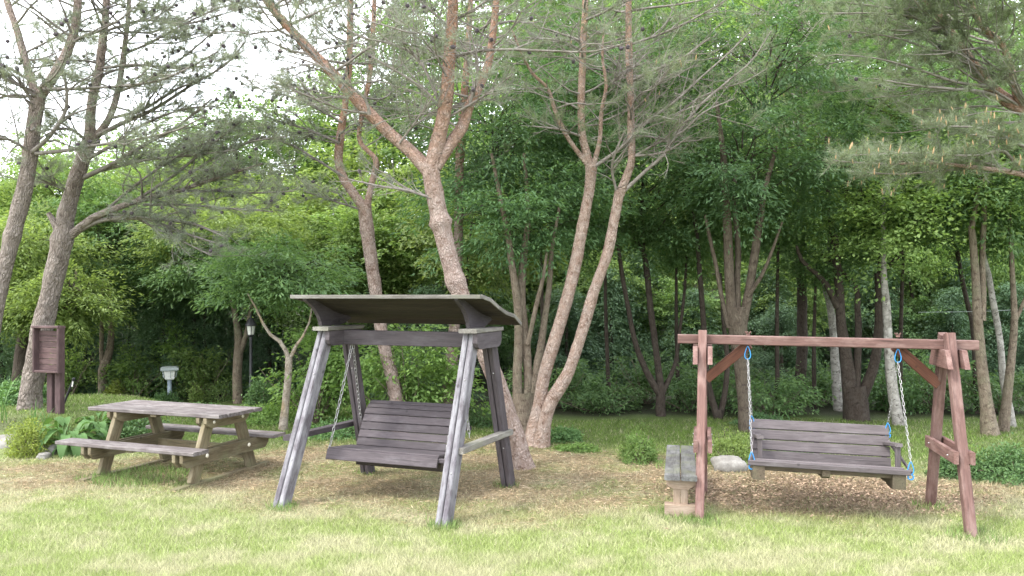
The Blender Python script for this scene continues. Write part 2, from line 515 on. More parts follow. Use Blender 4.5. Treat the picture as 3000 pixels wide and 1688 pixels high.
M_TWIG = bark('grey_twig_bark', [(.23, .205, .18), (.31, .28, .25), (.35, .32, .29), (.17, .15, .13)], (20, 6), .2, .004, k=.70)
M_TWIGDARK = bark('brown_twig_bark', [(.23, .205, .18), (.31, .28, .25), (.35, .32, .29), (.17, .15, .13)], (20, 6), .2, .004, k=.56)
M_CONE = metal('pine_cone_scale', (.055, .042, .050), .8, 0, .5)

def rock_mat():
    m, t, o = new_mat('granite')
    tc = N(t, 'ShaderNodeTexCoord')
    n = N(t, 'ShaderNodeTexNoise', i_Scale=6.0, i_Detail=8.0, i_Roughness=.75); t.links.new(tc.outputs['Object'], n.inputs[0])
    n2 = N(t, 'ShaderNodeTexNoise', i_Scale=60.0, i_Detail=3.0); t.links.new(tc.outputs['Object'], n2.inputs[0])
    c = ramp(t, n.outputs[0], [(.3, (.085, .08, .07)), (.5, (.18, .172, .157)), (.7, (.28, .272, .25))])
    c = mixc(t, ramp(t, n2.outputs[0], [(.45, g3(0)), (.6, g3(.6))]), c, (.16, .15, .13))
    b = N(t, 'ShaderNodeBsdfPrincipled', i_Roughness=.9); t.links.new(c, b.inputs['Base Color'])
    bp = N(t, 'ShaderNodeBump', i_Strength=.6, i_Distance=.02); t.links.new(n.outputs[0], bp.inputs['Height'])
    t.links.new(bp.outputs[0], b.inputs['Normal']); t.links.new(b.outputs[0], o.inputs[0])
    return m
M_ROCK = rock_mat()

def tone_mat(name, trans=0.0, rough=.85, soil=False):
    """colour from the mesh's own 'tone' attribute (kind of ground cover), varied per piece and by fine noise"""
    m, t, o = new_mat(name)
    at = N(t, 'ShaderNodeAttribute', attribute_name='tone')
    c = at.outputs['Color']
    b = N(t, 'ShaderNodeBsdfPrincipled', i_Roughness=rough); b.inputs['Specular IOR Level'].default_value = .2
    tc = N(t, 'ShaderNodeTexCoord')
    if soil:
        n = N(t, 'ShaderNodeTexNoise', i_Scale=38.0, i_Detail=6.0, i_Roughness=.75); t.links.new(tc.outputs['Object'], n.inputs[0])
        c = mixc(t, 1.0, c, ramp(t, n.outputs[0], [(.3, g3(.45)), (.7, g3(1.35))]), 'MULTIPLY')
        bp = N(t, 'ShaderNodeBump', i_Strength=.8, i_Distance=.03); t.links.new(n.outputs[0], bp.inputs['Height'])
        t.links.new(bp.outputs[0], b.inputs['Normal'])
    else:
        ge = N(t, 'ShaderNodeNewGeometry')
        mr = N(t, 'ShaderNodeMapRange'); mr.inputs[3].default_value = .65; mr.inputs[4].default_value = 1.4
        mr.inputs[3].default_value = .62; mr.inputs[4].default_value = 1.42
        t.links.new(ge.outputs['Random Per Island'], mr.inputs[0])
        c = mixc(t, 1.0, c, mr.outputs[0], 'MULTIPLY')
    t.links.new(c, b.inputs['Base Color'])
    if trans:
        tr = N(t, 'ShaderNodeBsdfTranslucent'); t.links.new(c, tr.inputs[0])
        mx = N(t, 'ShaderNodeMixShader', i_0=trans)
        t.links.new(b.outputs[0], mx.inputs[1]); t.links.new(tr.outputs[0], mx.inputs[2])
        t.links.new(mx.outputs[0], o.inputs[0])
    else:
        t.links.new(b.outputs[0], o.inputs[0])
    return m
M_GROUND = tone_mat('soil_and_turf', soil=True)
M_BLADE = tone_mat('grass_blade', .35, .6)
M_LITTER = tone_mat('dry_litter', .1, .9)

# ------------------------------------------------------------------ ground
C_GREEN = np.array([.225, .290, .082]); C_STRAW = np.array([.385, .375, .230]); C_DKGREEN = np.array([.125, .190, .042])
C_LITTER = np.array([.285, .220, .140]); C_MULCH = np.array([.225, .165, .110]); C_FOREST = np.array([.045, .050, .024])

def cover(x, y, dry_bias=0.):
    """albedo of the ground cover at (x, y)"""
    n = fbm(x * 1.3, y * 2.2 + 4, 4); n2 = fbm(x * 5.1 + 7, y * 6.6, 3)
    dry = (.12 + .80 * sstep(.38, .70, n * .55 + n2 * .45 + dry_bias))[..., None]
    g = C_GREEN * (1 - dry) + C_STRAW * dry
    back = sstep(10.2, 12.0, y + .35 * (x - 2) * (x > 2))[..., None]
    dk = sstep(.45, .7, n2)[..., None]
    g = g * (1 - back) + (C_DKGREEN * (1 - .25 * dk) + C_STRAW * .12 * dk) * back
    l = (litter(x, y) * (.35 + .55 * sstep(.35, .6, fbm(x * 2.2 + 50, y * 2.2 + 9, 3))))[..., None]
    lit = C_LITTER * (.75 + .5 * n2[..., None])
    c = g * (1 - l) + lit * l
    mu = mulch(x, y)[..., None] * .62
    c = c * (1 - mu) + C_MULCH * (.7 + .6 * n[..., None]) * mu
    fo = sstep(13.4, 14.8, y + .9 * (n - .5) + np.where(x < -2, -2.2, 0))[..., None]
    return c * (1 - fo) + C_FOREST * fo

def build_ground():
    xs = np.concatenate([-np.geomspace(260, 11, 26), np.arange(-10.8, 10.81, .12), np.geomspace(11, 260, 26)])
    ys = np.concatenate([-np.geomspace(120, 3, 12), np.arange(-2, 4.01, .5), np.arange(4.2, 16.01, .12), np.geomspace(16.3, 300, 46)])
    X, Y = np.meshgrid(xs, ys)
    v = np.stack([X, Y, gz(X, Y)], -1).reshape(-1, 3)
    nx, ny = len(xs), len(ys)
    i = np.arange(ny - 1)[:, None] * nx; j = np.arange(nx - 1)[None]
    f = np.stack([i + j, i + j + 1, i + nx + j + 1, i + nx + j], -1).reshape(-1, 4)
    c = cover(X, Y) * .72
    col = np.concatenate([c.reshape(-1, 3), np.ones((nx * ny, 1))], 1)
    o = part('ground', np_mesh('ground', v, f, M_GROUND, smooth=True, col=col), None)
    o['kind'] = 'structure'
    return o
build_ground()

def blades(x, y, h, w, lean, c, rng):
    n = len(x)
    a = rng.random(n) * 2 * np.pi
    b = np.stack([x, y, gz(x, y) - .004], 1)
    s = np.stack([np.cos(a), np.sin(a), np.zeros(n)], 1) * w[:, None] / 2
    d = np.stack([-np.sin(a) + rng.normal(0, .6, n), np.cos(a) + rng.normal(0, .6, n), np.zeros(n)], 1) * (lean * h)[:, None]
    tip = b + d; tip[:, 2] += h
    v = np.stack([b - s, b + s, tip], 1).reshape(-1, 3)
    f = np.arange(3 * n).reshape(-1, 3)
    return v, f, np.repeat(np.concatenate([c, np.ones((n, 1))], 1), 3, 0)

def build_grass():
    rng = np.random.default_rng(3)
    X, Y, Wd, H = [], [], [], []
    for y0, y1, hw, den, bw in ((5.2, 6.6, 5.2, 9500, .0042), (6.6, 8.2, 6.2, 6000, .0055), (8.2, 10.2, 7.6, 3600, .007), (10.2, 14.6, 10.5, 1300, .011)):
        n = int((y1 - y0) * 2 * hw * den)
        x = rng.uniform(-hw, hw, n); y = rng.uniform(y0, y1, n)
        l = np.maximum(litter(x, y) * .80, mulch(x, y) * .74)
        k = rng.random(n) > l
        if y0 > 10:
            k &= (y < 13.9 + fbm(x, y) - .5 - np.where(x < -2, 0, 0))
        x, y = x[k], y[k]
        X.append(x); Y.append(y); Wd.append(np.full(len(x), bw) * rng.uniform(.7, 1.3, len(x)))
        H.append((.026 + .020 * rng.random(len(x))) * (1.0 + .5 * fbm(x * 2, y * 2)))
    x = np.concatenate(X); y = np.concatenate(Y); w = np.concatenate(Wd); h = np.concatenate(H)
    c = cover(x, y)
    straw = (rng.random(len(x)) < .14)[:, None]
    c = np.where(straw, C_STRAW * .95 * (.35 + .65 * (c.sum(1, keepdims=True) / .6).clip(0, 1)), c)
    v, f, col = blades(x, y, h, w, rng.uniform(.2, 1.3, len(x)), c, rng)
    o = part('lawn_grass', np_mesh('lawn_grass', v, f, M_BLADE, col=col), None)
    o['kind'] = 'stuff'; o['label'] = 'short patchy lawn, yellow green with dry straw patches, in front of the swings'
build_grass()

def build_tufts():
    rng = np.random.default_rng(9)
    X, Y, H = [], [], []
    for x, y, n, r, h in ((-2.33, 8.02, 260, .13, .10), (-.63, 7.36, 300, .13, .10), (-.07, 9.0, 160, .12, .08), (-1.78, 9.6, 120, .12, .08), (1.84, 7.48, 220, .12, .09), (4.16, 7.05, 420, .20, .10),
                          (4.26, 8.05, 200, .13, .08), (1.65, 7.72, 420, .22, .10), (-3.75, 9.0, 160, .12, .08), (-5.0, 9.3, 160, .13, .08), (-4.4, 9.35, 1500, .42, .11), (2.05, 10.0, 300, .2, .09), (3.4, 8.15, 160, .4, .05)):
        a = rng.random(n) * 2 * np.pi; q = r * np.sqrt(rng.random(n)) * 1.3
        X.append(x + q * np.cos(a)); Y.append(y + q * np.sin(a)); H.append(h * rng.uniform(.4, 1.1, n))
    n = 1400                                   # stray coarser blades and weeds in the turf
    cx = rng.uniform(-5, 5, 140); cy = rng.uniform(5.5, 8.2, 140); k = rng.integers(0, 140, n)
    X.append(cx[k] + rng.normal(0, .05, n)); Y.append(cy[k] + rng.normal(0, .05, n)); H.append(rng.uniform(.03, .06, n))
    x = np.concatenate(X); y = np.concatenate(Y); h = np.concatenate(H)
    c = np.array([.14, .215, .060])[None] * rng.uniform(.6, 1.4, (len(x), 1))
    v, f, col = blades(x, y, h, rng.uniform(.005, .010, len(x)), rng.uniform(.2, .9, len(x)), c, rng)
    o = part('grass_tufts', np_mesh('grass_tufts', v, f, M_BLADE, col=col), None)
    o['kind'] = 'stuff'; o['label'] = 'longer green grass left standing round the posts and under the table'
build_tufts()

def build_litter():
    rng = np.random.default_rng(4)
    n = 90000
    x = rng.uniform(-8, 8, n); y = rng.uniform(6.6, 12.6, n)
    k = rng.random(n) < litter(x, y) * .9
    x, y = x[k], y[k]; n = len(x)
    a = rng.random(n) * np.pi
    c = np.stack([x, y, gz(x, y) + .006 + .012 * rng.random(n)], 1)
    ax = np.stack([np.cos(a), np.sin(a), rng.normal(0, .18, n)], 1)
    v, f = leaves(c, ax, np.array([[0, 0, 1.]]) + rng.normal(0, .25, (n, 3)), rng.uniform(.05, .11, n), rng.uniform(.003, .007, n), 0)
    t = (C_LITTER * 1.35)[None] * rng.uniform(.6, 1.35, (n, 1)) + np.where(rng.random((n, 1)) < .2, .10, 0)
    col = np.repeat(np.concatenate([t, np.ones((n, 1))], 1), 4, 0)
    o = part('pine_needle_litter', np_mesh('pine_needle_litter', v, f, M_LITTER, col=col), None)
    o['kind'] = 'stuff'; o['label'] = 'brown fallen pine needles strewn under the pines'
    n = 6500
    x = 3.45 + rng.normal(0, 1.25, n); y = 8.6 + rng.normal(0, .62, n)
    k = rng.random(n) < mulch(x, y) + .03
    x, y = x[k], y[k]; n = len(x)
    a = rng.random(n) * 2 * np.pi
    c = np.stack([x, y, gz(x, y) + .006 + .014 * rng.random(n)], 1)
    ax = np.stack([np.cos(a), np.sin(a), rng.normal(0, .35, n)], 1)
    v, f = leaves(c, ax, np.array([[0, 0, 1.]]) + rng.normal(0, .5, (n, 3)), rng.uniform(.025, .06, n), rng.uniform(.010, .024, n), .2)
    t = np.array([.25, .182, .128])[None] * rng.uniform(.5, 1.6, (n, 1))
    col = np.repeat(np.concatenate([t, np.ones((n, 1))], 1), 4, 0)
    o = part('dead_leaves', np_mesh('dead_leaves', v, f, M_LITTER, col=col), None)
    o['kind'] = 'stuff'; o['label'] = 'layer of dead brown leaves under the open red swing'
build_litter()

# ------------------------------------------------------------------ picnic table
def bolt(name, p, d, r, parent, mat=M_BOLT):
    m = Vector(d).to_track_quat('Z', 'Y').to_matrix().to_4x4(); m.translation = Vector(p)
    return lathe(name, [(r, 0), (r, .006), (r * .7, .012), (.001, .014)], 8, mat, parent, m)

def build_table():
    at, u, v = axes((.935, -.354), (.354, .935), (-4.13, 9.66))
    U = Vector((0, 0, 1))
    t = thing('picnic_table', at(0, 0, 0), 'wooden picnic table with two attached plank benches, standing beside the canopy swing', 'picnic table')
    zt, zb = .80, .44
    n, hw = 5, .375
    w = 2 * hw / n
    for i in range(n):
        b = -hw + (i + .5) * w
        board('tabletop_plank', at(-1.0 + random.uniform(-.008, .008), b, zt - .02), at(1.0 + random.uniform(-.008, .008), b, zt - .02 + random.uniform(-.002, .002)), w - .008, .042, U, M_TABLE, t)
    for s in (-1, 1):
        for k in (0, 1):
            b = s * (.56 + .125 * k)
            board('bench_plank', at(-1.10 if s < 0 else -.98, b, zb - .02), at(.97 if s < 0 else 1.07, b, zb - .02), .118, .042, U, M_TABLE, t)
    for a in (-.62, .74):
        for s in (-1, 1):
            # leg splayed from under the top to the ground
            board('leg', at(a, s * .50, .03), at(a, s * .235, zt - .045), .148, .060, u, M_OLIVE, t)
            # paired cross ties under the top and paired seat bearers, one each side of the legs
            o = a + s * .054
            m = frame_m(at(o, -1, zt - .106), at(o, 1, zt - .106), U)
            L, h = .37, .062
            prism('top_bearer', [(-L, h), (-L, 0), (-L + .05, -h * .7), (-L + .10, -h), (L - .10, -h), (L - .05, -h * .7), (L, 0), (L, h)], .045, m, M_OLIVE, t)
            m = frame_m(at(o, -1, zb - .118), at(o, 1, zb - .118), U)
            L, h = .735, .075
            prism('seat_bearer', [(-L, h), (-L, -.01), (-L + .06, -h), (L - .06, -h), (L, -.01), (L, h)], .045, m, M_OLIVE, t)
        board('ground_sleeper', at(a, -.80, .012), at(a, .80, .012), .09, .05, U, M_OLIVE, t)
        d = u if a > 0 else -u
        e = a + (.077 if a > 0 else -.077)
        for s in (-1, 1):
            bolt('bolt', at(e, s * .36, zb - .11), d, .026, t)
            bolt('bolt', at(e, s * .245, zt - .10), d, .022, t)
    board('stretcher', at(-.55, .30, .29), at(.70, .30, .29), .09, .045, v, M_OLIVE, t)
    board('diagonal_brace', at(.72, .40, .18), at(.25, .40, .20), .09, .045, U, M_OLIVE, t)
    board('batten', at(0, -.34, zt - .058), at(0, .34, zt - .058), .09, .03, U, M_OLIVE, t)
    for s in (-1, 1):
        board('batten', at(0, s * .70, zb - .058), at(0, s * .50, zb - .058), .09, .03, U, M_OLIVE, t)
build_table()

# ------------------------------------------------------------------ chains
_links = {}
def link_mesh(L, wd, r, mat):
    k = (L, wd, r, mat.name)
    if k in _links: return _links[k]
    path = []
    h = L / 2 - wd / 2
    for s in (1, -1):
        for a in (-80, -28, 28, 80):
            path.append((s * h + s * wd / 2 * math.cos(R(a)) * 1.0, s * wd / 2 * math.sin(R(a))))
    n, q = len(path), 4
    v = []; f = []
    for i, (x, y) in enumerate(path):
        x0, y0 = path[i - 1]; x1, y1 = path[(i + 1) % n]
        tx, ty = x1 - x0, y1 - y0; l = math.hypot(tx, ty); nx, ny = -ty / l, tx / l
        for j in range(q):
            a = 2 * math.pi * (j + .5) / q
            v.append((x + nx * r * math.cos(a), y + ny * r * math.cos(a), r * math.sin(a)))
    for i in range(n):
        for j in range(q):
            f.append((i * q + j, ((i + 1) % n) * q + j, ((i + 1) % n) * q + (j + 1) % q, i * q + (j + 1) % q))
    _links[k] = py_mesh('link', v, f, mat, True)
    return _links[k]

def chain(parent, p0, p1, L=.062, wd=.026, r=.0042, mat=M_CHAIN, sag=.0, twist=0.):
    p0 = Vector(p0); p1 = Vector(p1)
    c = sub('chain', parent, p0)
    me = link_mesh(L, wd, r, mat)
    pitch = L - 2.6 * r
    n = max(2, round((p1 - p0).length / pitch))
    side = (p1 - p0).cross(Vector((.3, 1, .1))).normalized()
    for i in range(n):
        def q(t): return p0.lerp(p1, t) + Vector((0, 0, -sag * 4 * t * (1 - t)))
        a, b = q((i) / n), q((i + 1) / n)
        ang = (i % 2) * math.pi / 2 + twist * i + random.uniform(-.25, .25) + .5
        up = side * math.cos(ang) + (p1 - p0).normalized().cross(side) * math.sin(ang)
        part('link', me, c, frame_m(a, b, up))
    return c

def carabiner(parent, p, up, L, name='carabiner'):
    """blue snap hook: a pear shaped ring, with a small eye at its lower end"""
    m = frame_m(Vector(p) - Vector(up).normalized() * L / 2, Vector(p) + Vector(up).normalized() * L / 2, Vector((-.25, -1, 0)))
    path = []
    for i in range(14):
        a = 2 * math.pi * i / 14
        w = (.19 + .11 * math.cos(a)) * L
        path.append((-.5 * L * math.cos(a), w * math.sin(a)))
    n, q, r = len(path), 5, .0048
    v = []; f = []
    for i, (x, y) in enumerate(path):
        x0, y0 = path[i - 1]; x1, y1 = path[(i + 1) % n]
        tx, ty = x1 - x0, y1 - y0; l = math.hypot(tx, ty); nx, ny = -ty / l, tx / l
        for j in range(q):
            a = 2 * math.pi * j / q
            v.append((x + nx * r * math.cos(a), y + ny * r * math.cos(a), r * math.sin(a)))
    for i in range(n):
        for j in range(q):
            f.append((i * q + j, ((i + 1) % n) * q + j, ((i + 1) % n) * q + (j + 1) % q, i * q + (j + 1) % q))
    return part(name, py_mesh(name, v, f, M_BLUE, True), parent, m)

# ------------------------------------------------------------------ canopy swing (frame and hanging seat)
def build_canopy_swing():
    at, u, v = axes((.935, -.355), (.355, .935), (-1.204, 8.535))
    U = Vector((0, 0, 1))
    t = thing('canopy_swing_frame', at(0, 0, 0), 'dark weathered timber swing frame with a curved plank roof and splayed legs', 'swing frame')
    feet = {('f', -1): (-.93, -.845), ('f', 1): (.915, -.845), ('b', -1): (-.90, .83), ('b', 1): (.93, .845)}
    top = {-1: -.80, 1: .93}
    zc = 1.785
    for (k, s), (fu, fv) in feet.items():
        tv = -.21 if k == 'f' else .21
        p0 = at(fu, fv, -.04); p1 = at(top[s], tv, zc)
        # a leg is two boards bolted face to face with an open joint between them
        leg = sub('leg', t, p0)
        mat = M_GREYLEG if k == 'f' else M_PURPLE
        for e in (-1, 1):
            off = u * (e * .033)
            board('leg_board', p0 + off, p1 + off, .145, .057, u, mat, leg, .009)
        for z in (.28, .75):
            q = p0.lerp(p1, z)
            bolt('bolt', q + u * .033 + (-v * .073), -v, .008, leg, M_CHAIN)
    for s in (-1, 1):
        a = top[s]
        m = frame_m(at(a + s * .008, -1, zc - .085), at(a + s * .008, 1, zc - .085), U)
        L, h = .33, .08
        a2 = a - .0
        m = frame_m(at(a2 + .088, -1, zc - .083), at(a2 + .088, 1, zc - .083), U)
        prism('tie_beam', [(-L, h), (-L, -h * .2), (-L + .03, -h * .75), (-L + .08, -h), (L - .08, -h), (L - .03, -h * .75), (L, -h * .2), (L, h)], .05, m, M_PURPLE, t)
        board('cap_plate', at(a + .02, -.36, zc + .022), at(a + .02, .37, zc + .022), .20, .042, U, M_CAP, t)
        # armrest rail between the front and the back leg, outside
        ra = s * (.98 if s > 0 else 1.0)
        board('arm_rail', at(ra, -.64, .665), at(ra, .72, .635), .10, .06, U, M_CAP if s > 0 else M_PURPLE, t)
    board('crossbeam', at(top[-1] - .045, 0, zc - .083), at(top[1] + .06, 0, zc - .083), .16, .09, v, M_PURPLE, t)
    # curved roof: planks along u following an ogee profile
    prof = catmull([(-.45, 2.15, 0), (-.32, 2.14, 0), (-.187, 2.105, 0), (-.05, 2.055, 0), (.0885, 2.008, 0), (.265, 1.966, 0), (.40, 1.948, 0), (.514, 1.93, 0), (.60, 1.90, 0), (.68, 1.845, 0)], .01)[:, :2]
    s = np.concatenate([[0], np.cumsum(np.linalg.norm(np.diff(prof, axis=0), axis=1))])
    npl = 11
    def on(q): return np.array([np.interp(q, s, prof[:, 0]), np.interp(q, s, prof[:, 1])])
    for i in range(npl):
        a = on(s[-1] * i / npl); b = on(s[-1] * (i + 1) / npl)
        mid = (a + b) / 2; d = (b - a); L = np.linalg.norm(d)
        nrm = Vector((0, 0, 0)) + v * (-d[1]) + U * d[0]
        gap = .010 if i == 1 else .003
        e = random.uniform(-.006, .006)
        board('roof_plank', at(-1.08 + e, mid[0], mid[1]), at(1.13 + e, mid[0], mid[1]), L - gap, .030, nrm, M_UNDER, t, .004)
    board('roof_edge', at(-1.085, -.462, 2.151), at(1.135, -.462, 2.151), .022, .040, U, M_CAP, t, .004)
    for e_ in (-1.088, 1.138):
        for i in range(5):
            a = on(s[-1] * i / 5); b = on(s[-1] * (i + 1) / 5)
            board('roof_edge', at(e_, a[0], a[1] + .004), at(e_, b[0], b[1] + .004), .016, .040, U, M_CAP, t, .003)
    # shaped brackets that carry the roof
    for s_ in (-1, 1):
        a = -.93 if s_ < 0 else .86
        k = prof[(prof[:, 0] > -.44) & (prof[:, 0] < .50)][::12]
        poly = [(x, z - .016) for x, z in k]
        poly += [(.46, 1.90), (.30, 1.845), (.20, 1.828), (-.14, 1.828), (-.155, 1.88), (-.20, 1.95), (-.27, 2.02), (-.36, 2.075), (-.435, 2.115)]
        m = frame_m(at(a, 0, 0) - v, at(a, 0, 0) + v, U)
        prism('roof_bracket', poly, .045, m, M_PURPLE, t)

    # hanging seat -------------------------------------------------------
    b = thing('swing_seat', at(-.1, .1, .4), 'purple brown slatted swing bench with tall curved back, hung on chains beneath the curved roof', 'swing seat')
    u0, u1 = -.75, .575
    def slat(name, v0, z0, v1, z1, th, a0=u0, a1=u1, mat=M_PURPLE):
        d = Vector((v1 - v0, z1 - z0)); L = d.length
        nrm = v * (-d.y) + U * d.x
        mv, mz = (v0 + v1) / 2, (z0 + z1) / 2
        return board(name, at(a0 + random.uniform(-.004, .004), mv, mz), at(a1 + random.uniform(-.004, .004), mv, mz), L - .007, th, nrm, mat, b, .005)
    slat('seat_slat', -.300, .395, -.255, .505, .022)
    for i in range(4):
        a = -.25 + .115 * i
        slat('seat_slat', a, .508 - .013 * i, a + .113, .495 - .013 * i, .024)
    bp = [(.215, .462), (.262, .545), (.308, .628), (.354, .711), (.400, .794), (.452, .860), (.505, .900), (.562, .932)]
    for i in range(7):
        slat('back_slat', *bp[i], *bp[i + 1], .024, u0 + .06, u1)
    for a in (u0 + .14, u1 - .10):
        m = frame_m(at(a, 0, 0) - v, at(a, 0, 0) + v, U)
        prism('seat_frame', [(-.27, .485), (.20, .435), (.385, .775), (.50, .875), (.56, .905), (.58, .875), (.52, .84), (.43, .75), (.26, .38), (-.22, .40)], .05, m, M_PURPLE, b)
    board('seat_rail', at(u0 + .28, -.12, .37), at(u1 - .02, -.12, .37), .085, .05, v, M_UNDER, b)
    board('seat_rail', at(u0 + .10, .18, .36), at(u1 - .06, .18, .36), .085, .05, v, M_UNDER, b)
    board('chain_bar', at(u0 - .01, -.235, .465), at(u1 + .075, -.235, .465), .05, .045, U, M_PURPLE, b)
    board('chain_bar', at(u0 + .01, .40, .70), at(u1 + .075, .40, .70), .05, .04, U, M_PURPLE, b)
    pl, pr = at(-.61, 0, zc - .165), at(.74, 0, zc - .165)
    for p, e in ((pl, u0 - .004), (pr, u1 + .07)):
        bolt('eye_bolt', p + U * .005, -U, .014, b, M_CHAIN)
        k = -1 if e < 0 else 1
        chain(b, p, at(e, -.235, .475))
        chain(b, p + u * .012, at(e + .02 * (-k), .385, .71))
    chain(b, at(u1 + .085, .30, .80), at(u1 + .10, .31, .62), twist=.2)
build_canopy_swing()

# ------------------------------------------------------------------ open red swing
def build_open_swing():
    at, u, v = axes((.972, -.234), (.234, .972), (3.08, 7.846))
    U = Vector((0, 0, 1))
    t = thing('open_swing_frame', at(0, 0, 0), 'reddish brown timber swing frame without a roof, one long beam on two splayed leg pairs', 'swing frame')
    zb = 1.70
    board('crossbeam', at(-1.40, 0, zb + .017), at(1.40, 0, zb - .012), .094, .085, v, M_RED, t, .008)
    for s in (-1, 1):
        a = s * 1.15
        # feet measured from the photograph
        fv, bv = -.56, .60
        for k, fvv in (('f', fv), ('b', bv)):
            tv = -.085 if k == 'f' else .085
            # below the beam the pair leans in; the front leg rises past the beam
            zt = 1.80 if k == 'f' else 1.79
            du = .02 if s > 0 else .0
            p0 = at(a + (.03 if k == 'f' else -.01) * s, fvv, -.04); p1 = at(a - du, tv, zt)
            board('leg', p0, p1, .10, .085, u if True else v, M_RED, t, .008)
        for e in (-1, 1):
            m = frame_m(at(a + e * .072, -1, 1.565), at(a + e * .072, 1, 1.565), U)
            prism('gusset', [(-.22, .085), (-.32, -.085), (.32, -.085), (.22, .085)], .045, m, M_RED, t)
            board('side_rail', at(a + e * .068, -.47, .69), at(a + e * .068, .48, .68), .115, .042, u, M_RED, t)
            for q in (-.30, .32):
                bolt('bolt', at(a + e * .089, q, .685), u * e, .008, t, M_CHAIN)
        board('diagonal_brace', at(a - s * .04, .20, 1.29), at(a - s * .46, .075, zb - .035), .10, .06, v, M_REDDARK, t)
    for a in (-.70, .70):
        # twisted hook ends that stick out of the beam's top
        h = sub('hook', t, at(a, 0, zb + .05))
        me = py_mesh('nut', *_nut(), M_RED)
        part('nut', me, h, Matrix.Translation(at(a, 0, zb + .058)))
        for k in range(5):
            an = k * 1.26 + .4
            d = Vector((math.cos(an) * .7, math.sin(an) * .4, .75))
            q = at(a, 0, zb + .064)
            board('prong', q, q + d * .045, .012, .010, Vector((.3, 1, .2)), M_RED, h, .002)

    b = thing('swing_seat', at(0, 0, .4), 'grey brown swing bench with four wide back planks and low armrests, hung on blue hooks', 'swing seat')
    u0, u1 = -.66, .685
    def slat(name, v0, z0, v1, z1, th, a0=u0, a1=u1, dz=0.):
        d = Vector((v1 - v0, z1 - z0)); L = d.length
        nrm = v * (-d.y) + U * d.x
        mv, mz = (v0 + v1) / 2, (z0 + z1) / 2
        return board(name, at(a0, mv, mz + .012), at(a1, mv, mz - .012), L - .007, th, nrm, M_SEAT, b, .006)
    bp = [(.225, .440), (.258, .545), (.291, .648), (.325, .750), (.358, .852)]
    for i in range(4):
        slat('back_plank', *bp[i], *bp[i + 1], .034)
    for i in range(4):
        a = -.31 + .128 * i
        slat('seat_plank', a, .545 - .024 * i, a + .126, .521 - .024 * i, .034, u0 + .0, u1 + .0)
    for a in (-.62, .0, .64):
        zz = .0 - .012 * a / .65
        m = frame_m(at(a, 0, zz) - v, at(a, 0, zz) + v, U)
        prism('seat_bearer', [(-.315, .505), (.19, .41), (.17, .36), (-.10, .395), (-.20, .40), (-.24, .40), (-.31, .43)] if a == 0 else
              [(-.33, .515), (.19, .41), (.18, .34), (-.02, .36), (-.14, .345), (-.33, .36)], .07 if a == 0 else .115, m, M_SEATUN, b)
        board('back_post', at(a, .268, .40 + zz), at(a, .402, .83 + zz), .05, .04, v, M_SEAT, b)
    board('apron', at(u0 + .03, -.262, .492), at(u1 - .03, -.262, .470), .075, .03, v, M_SEATUN, b)
    board('front_rail', at(-.72, -.325, .535), at(.735, -.325, .507), .05, .045, v, M_SEAT, b)
    for s, a in ((-1, -.60), (1, .655)):
        z = .525 if s < 0 else .50
        board('arm_post', at(a, -.20, z), at(a, -.19, z + .225), .055, .045, u, M_SEAT, b)
        board('armrest', at(a, -.235, z + .245), at(a, .30, z + .17), .07, .035, U, M_SEAT, b)
        # side straps that the chains hook onto
        board('hanger_bar', at(a + s * .10, -.30, z + .0), at(a + s * .02, .34, z + .20), .03, .02, u, M_SEAT, b)
        pt = at(s * .70, 0, zb - .06)
        if s < 0: pt = at(-.705, 0, zb - .055)
        carabiner(b, pt + Vector((0, 0, -.062)), U, .135)
        pb = at(a + s * .085, -.315, z + .0)
        carabiner(b, pb + Vector((0, 0, .05)), U, .12)
        part('eye', link_mesh(.055, .045, .008, M_BLUE), b, frame_m(pb - U * .035 - Vector((.027, 0, 0)), pb - U * .035 + Vector((.027, 0, 0)), Vector((-.2, -1, .1))))
        chain(b, pt + Vector((0, 0, -.125)), pb + Vector((0, 0, .105)), .044, .018, .0030)
        pk = at(a + s * .045 - (.02 if s > 0 else -.0), .335, z + .27)
        carabiner(b, pk + Vector((0, 0, .045)), U, .11)
        part('eye', link_mesh(.05, .042, .008, M_BLUE), b, frame_m(pk - U * .03 - Vector((.025, 0, 0)), pk - U * .03 + Vector((.025, 0, 0)), Vector((-.2, -1, .1))))
        chain(b, pt + Vector((.006, .01, -.125)), pk + Vector((0, 0, .095)), .044, .018, .0030)
    for (a, vv, i) in ((.30, .33, 0),):
        pass

def _nut():
    v = []; f = []
    for z in (0, .016):
        for i in range(6):
            v.append((.02 * math.cos(i * math.pi / 3), .02 * math.sin(i * math.pi / 3), z))
    f = [tuple(range(5, -1, -1)), tuple(range(6, 12))] + [(i, (i + 1) % 6, 6 + (i + 1) % 6, 6 + i) for i in range(6)]
    return v, f
build_open_swing()

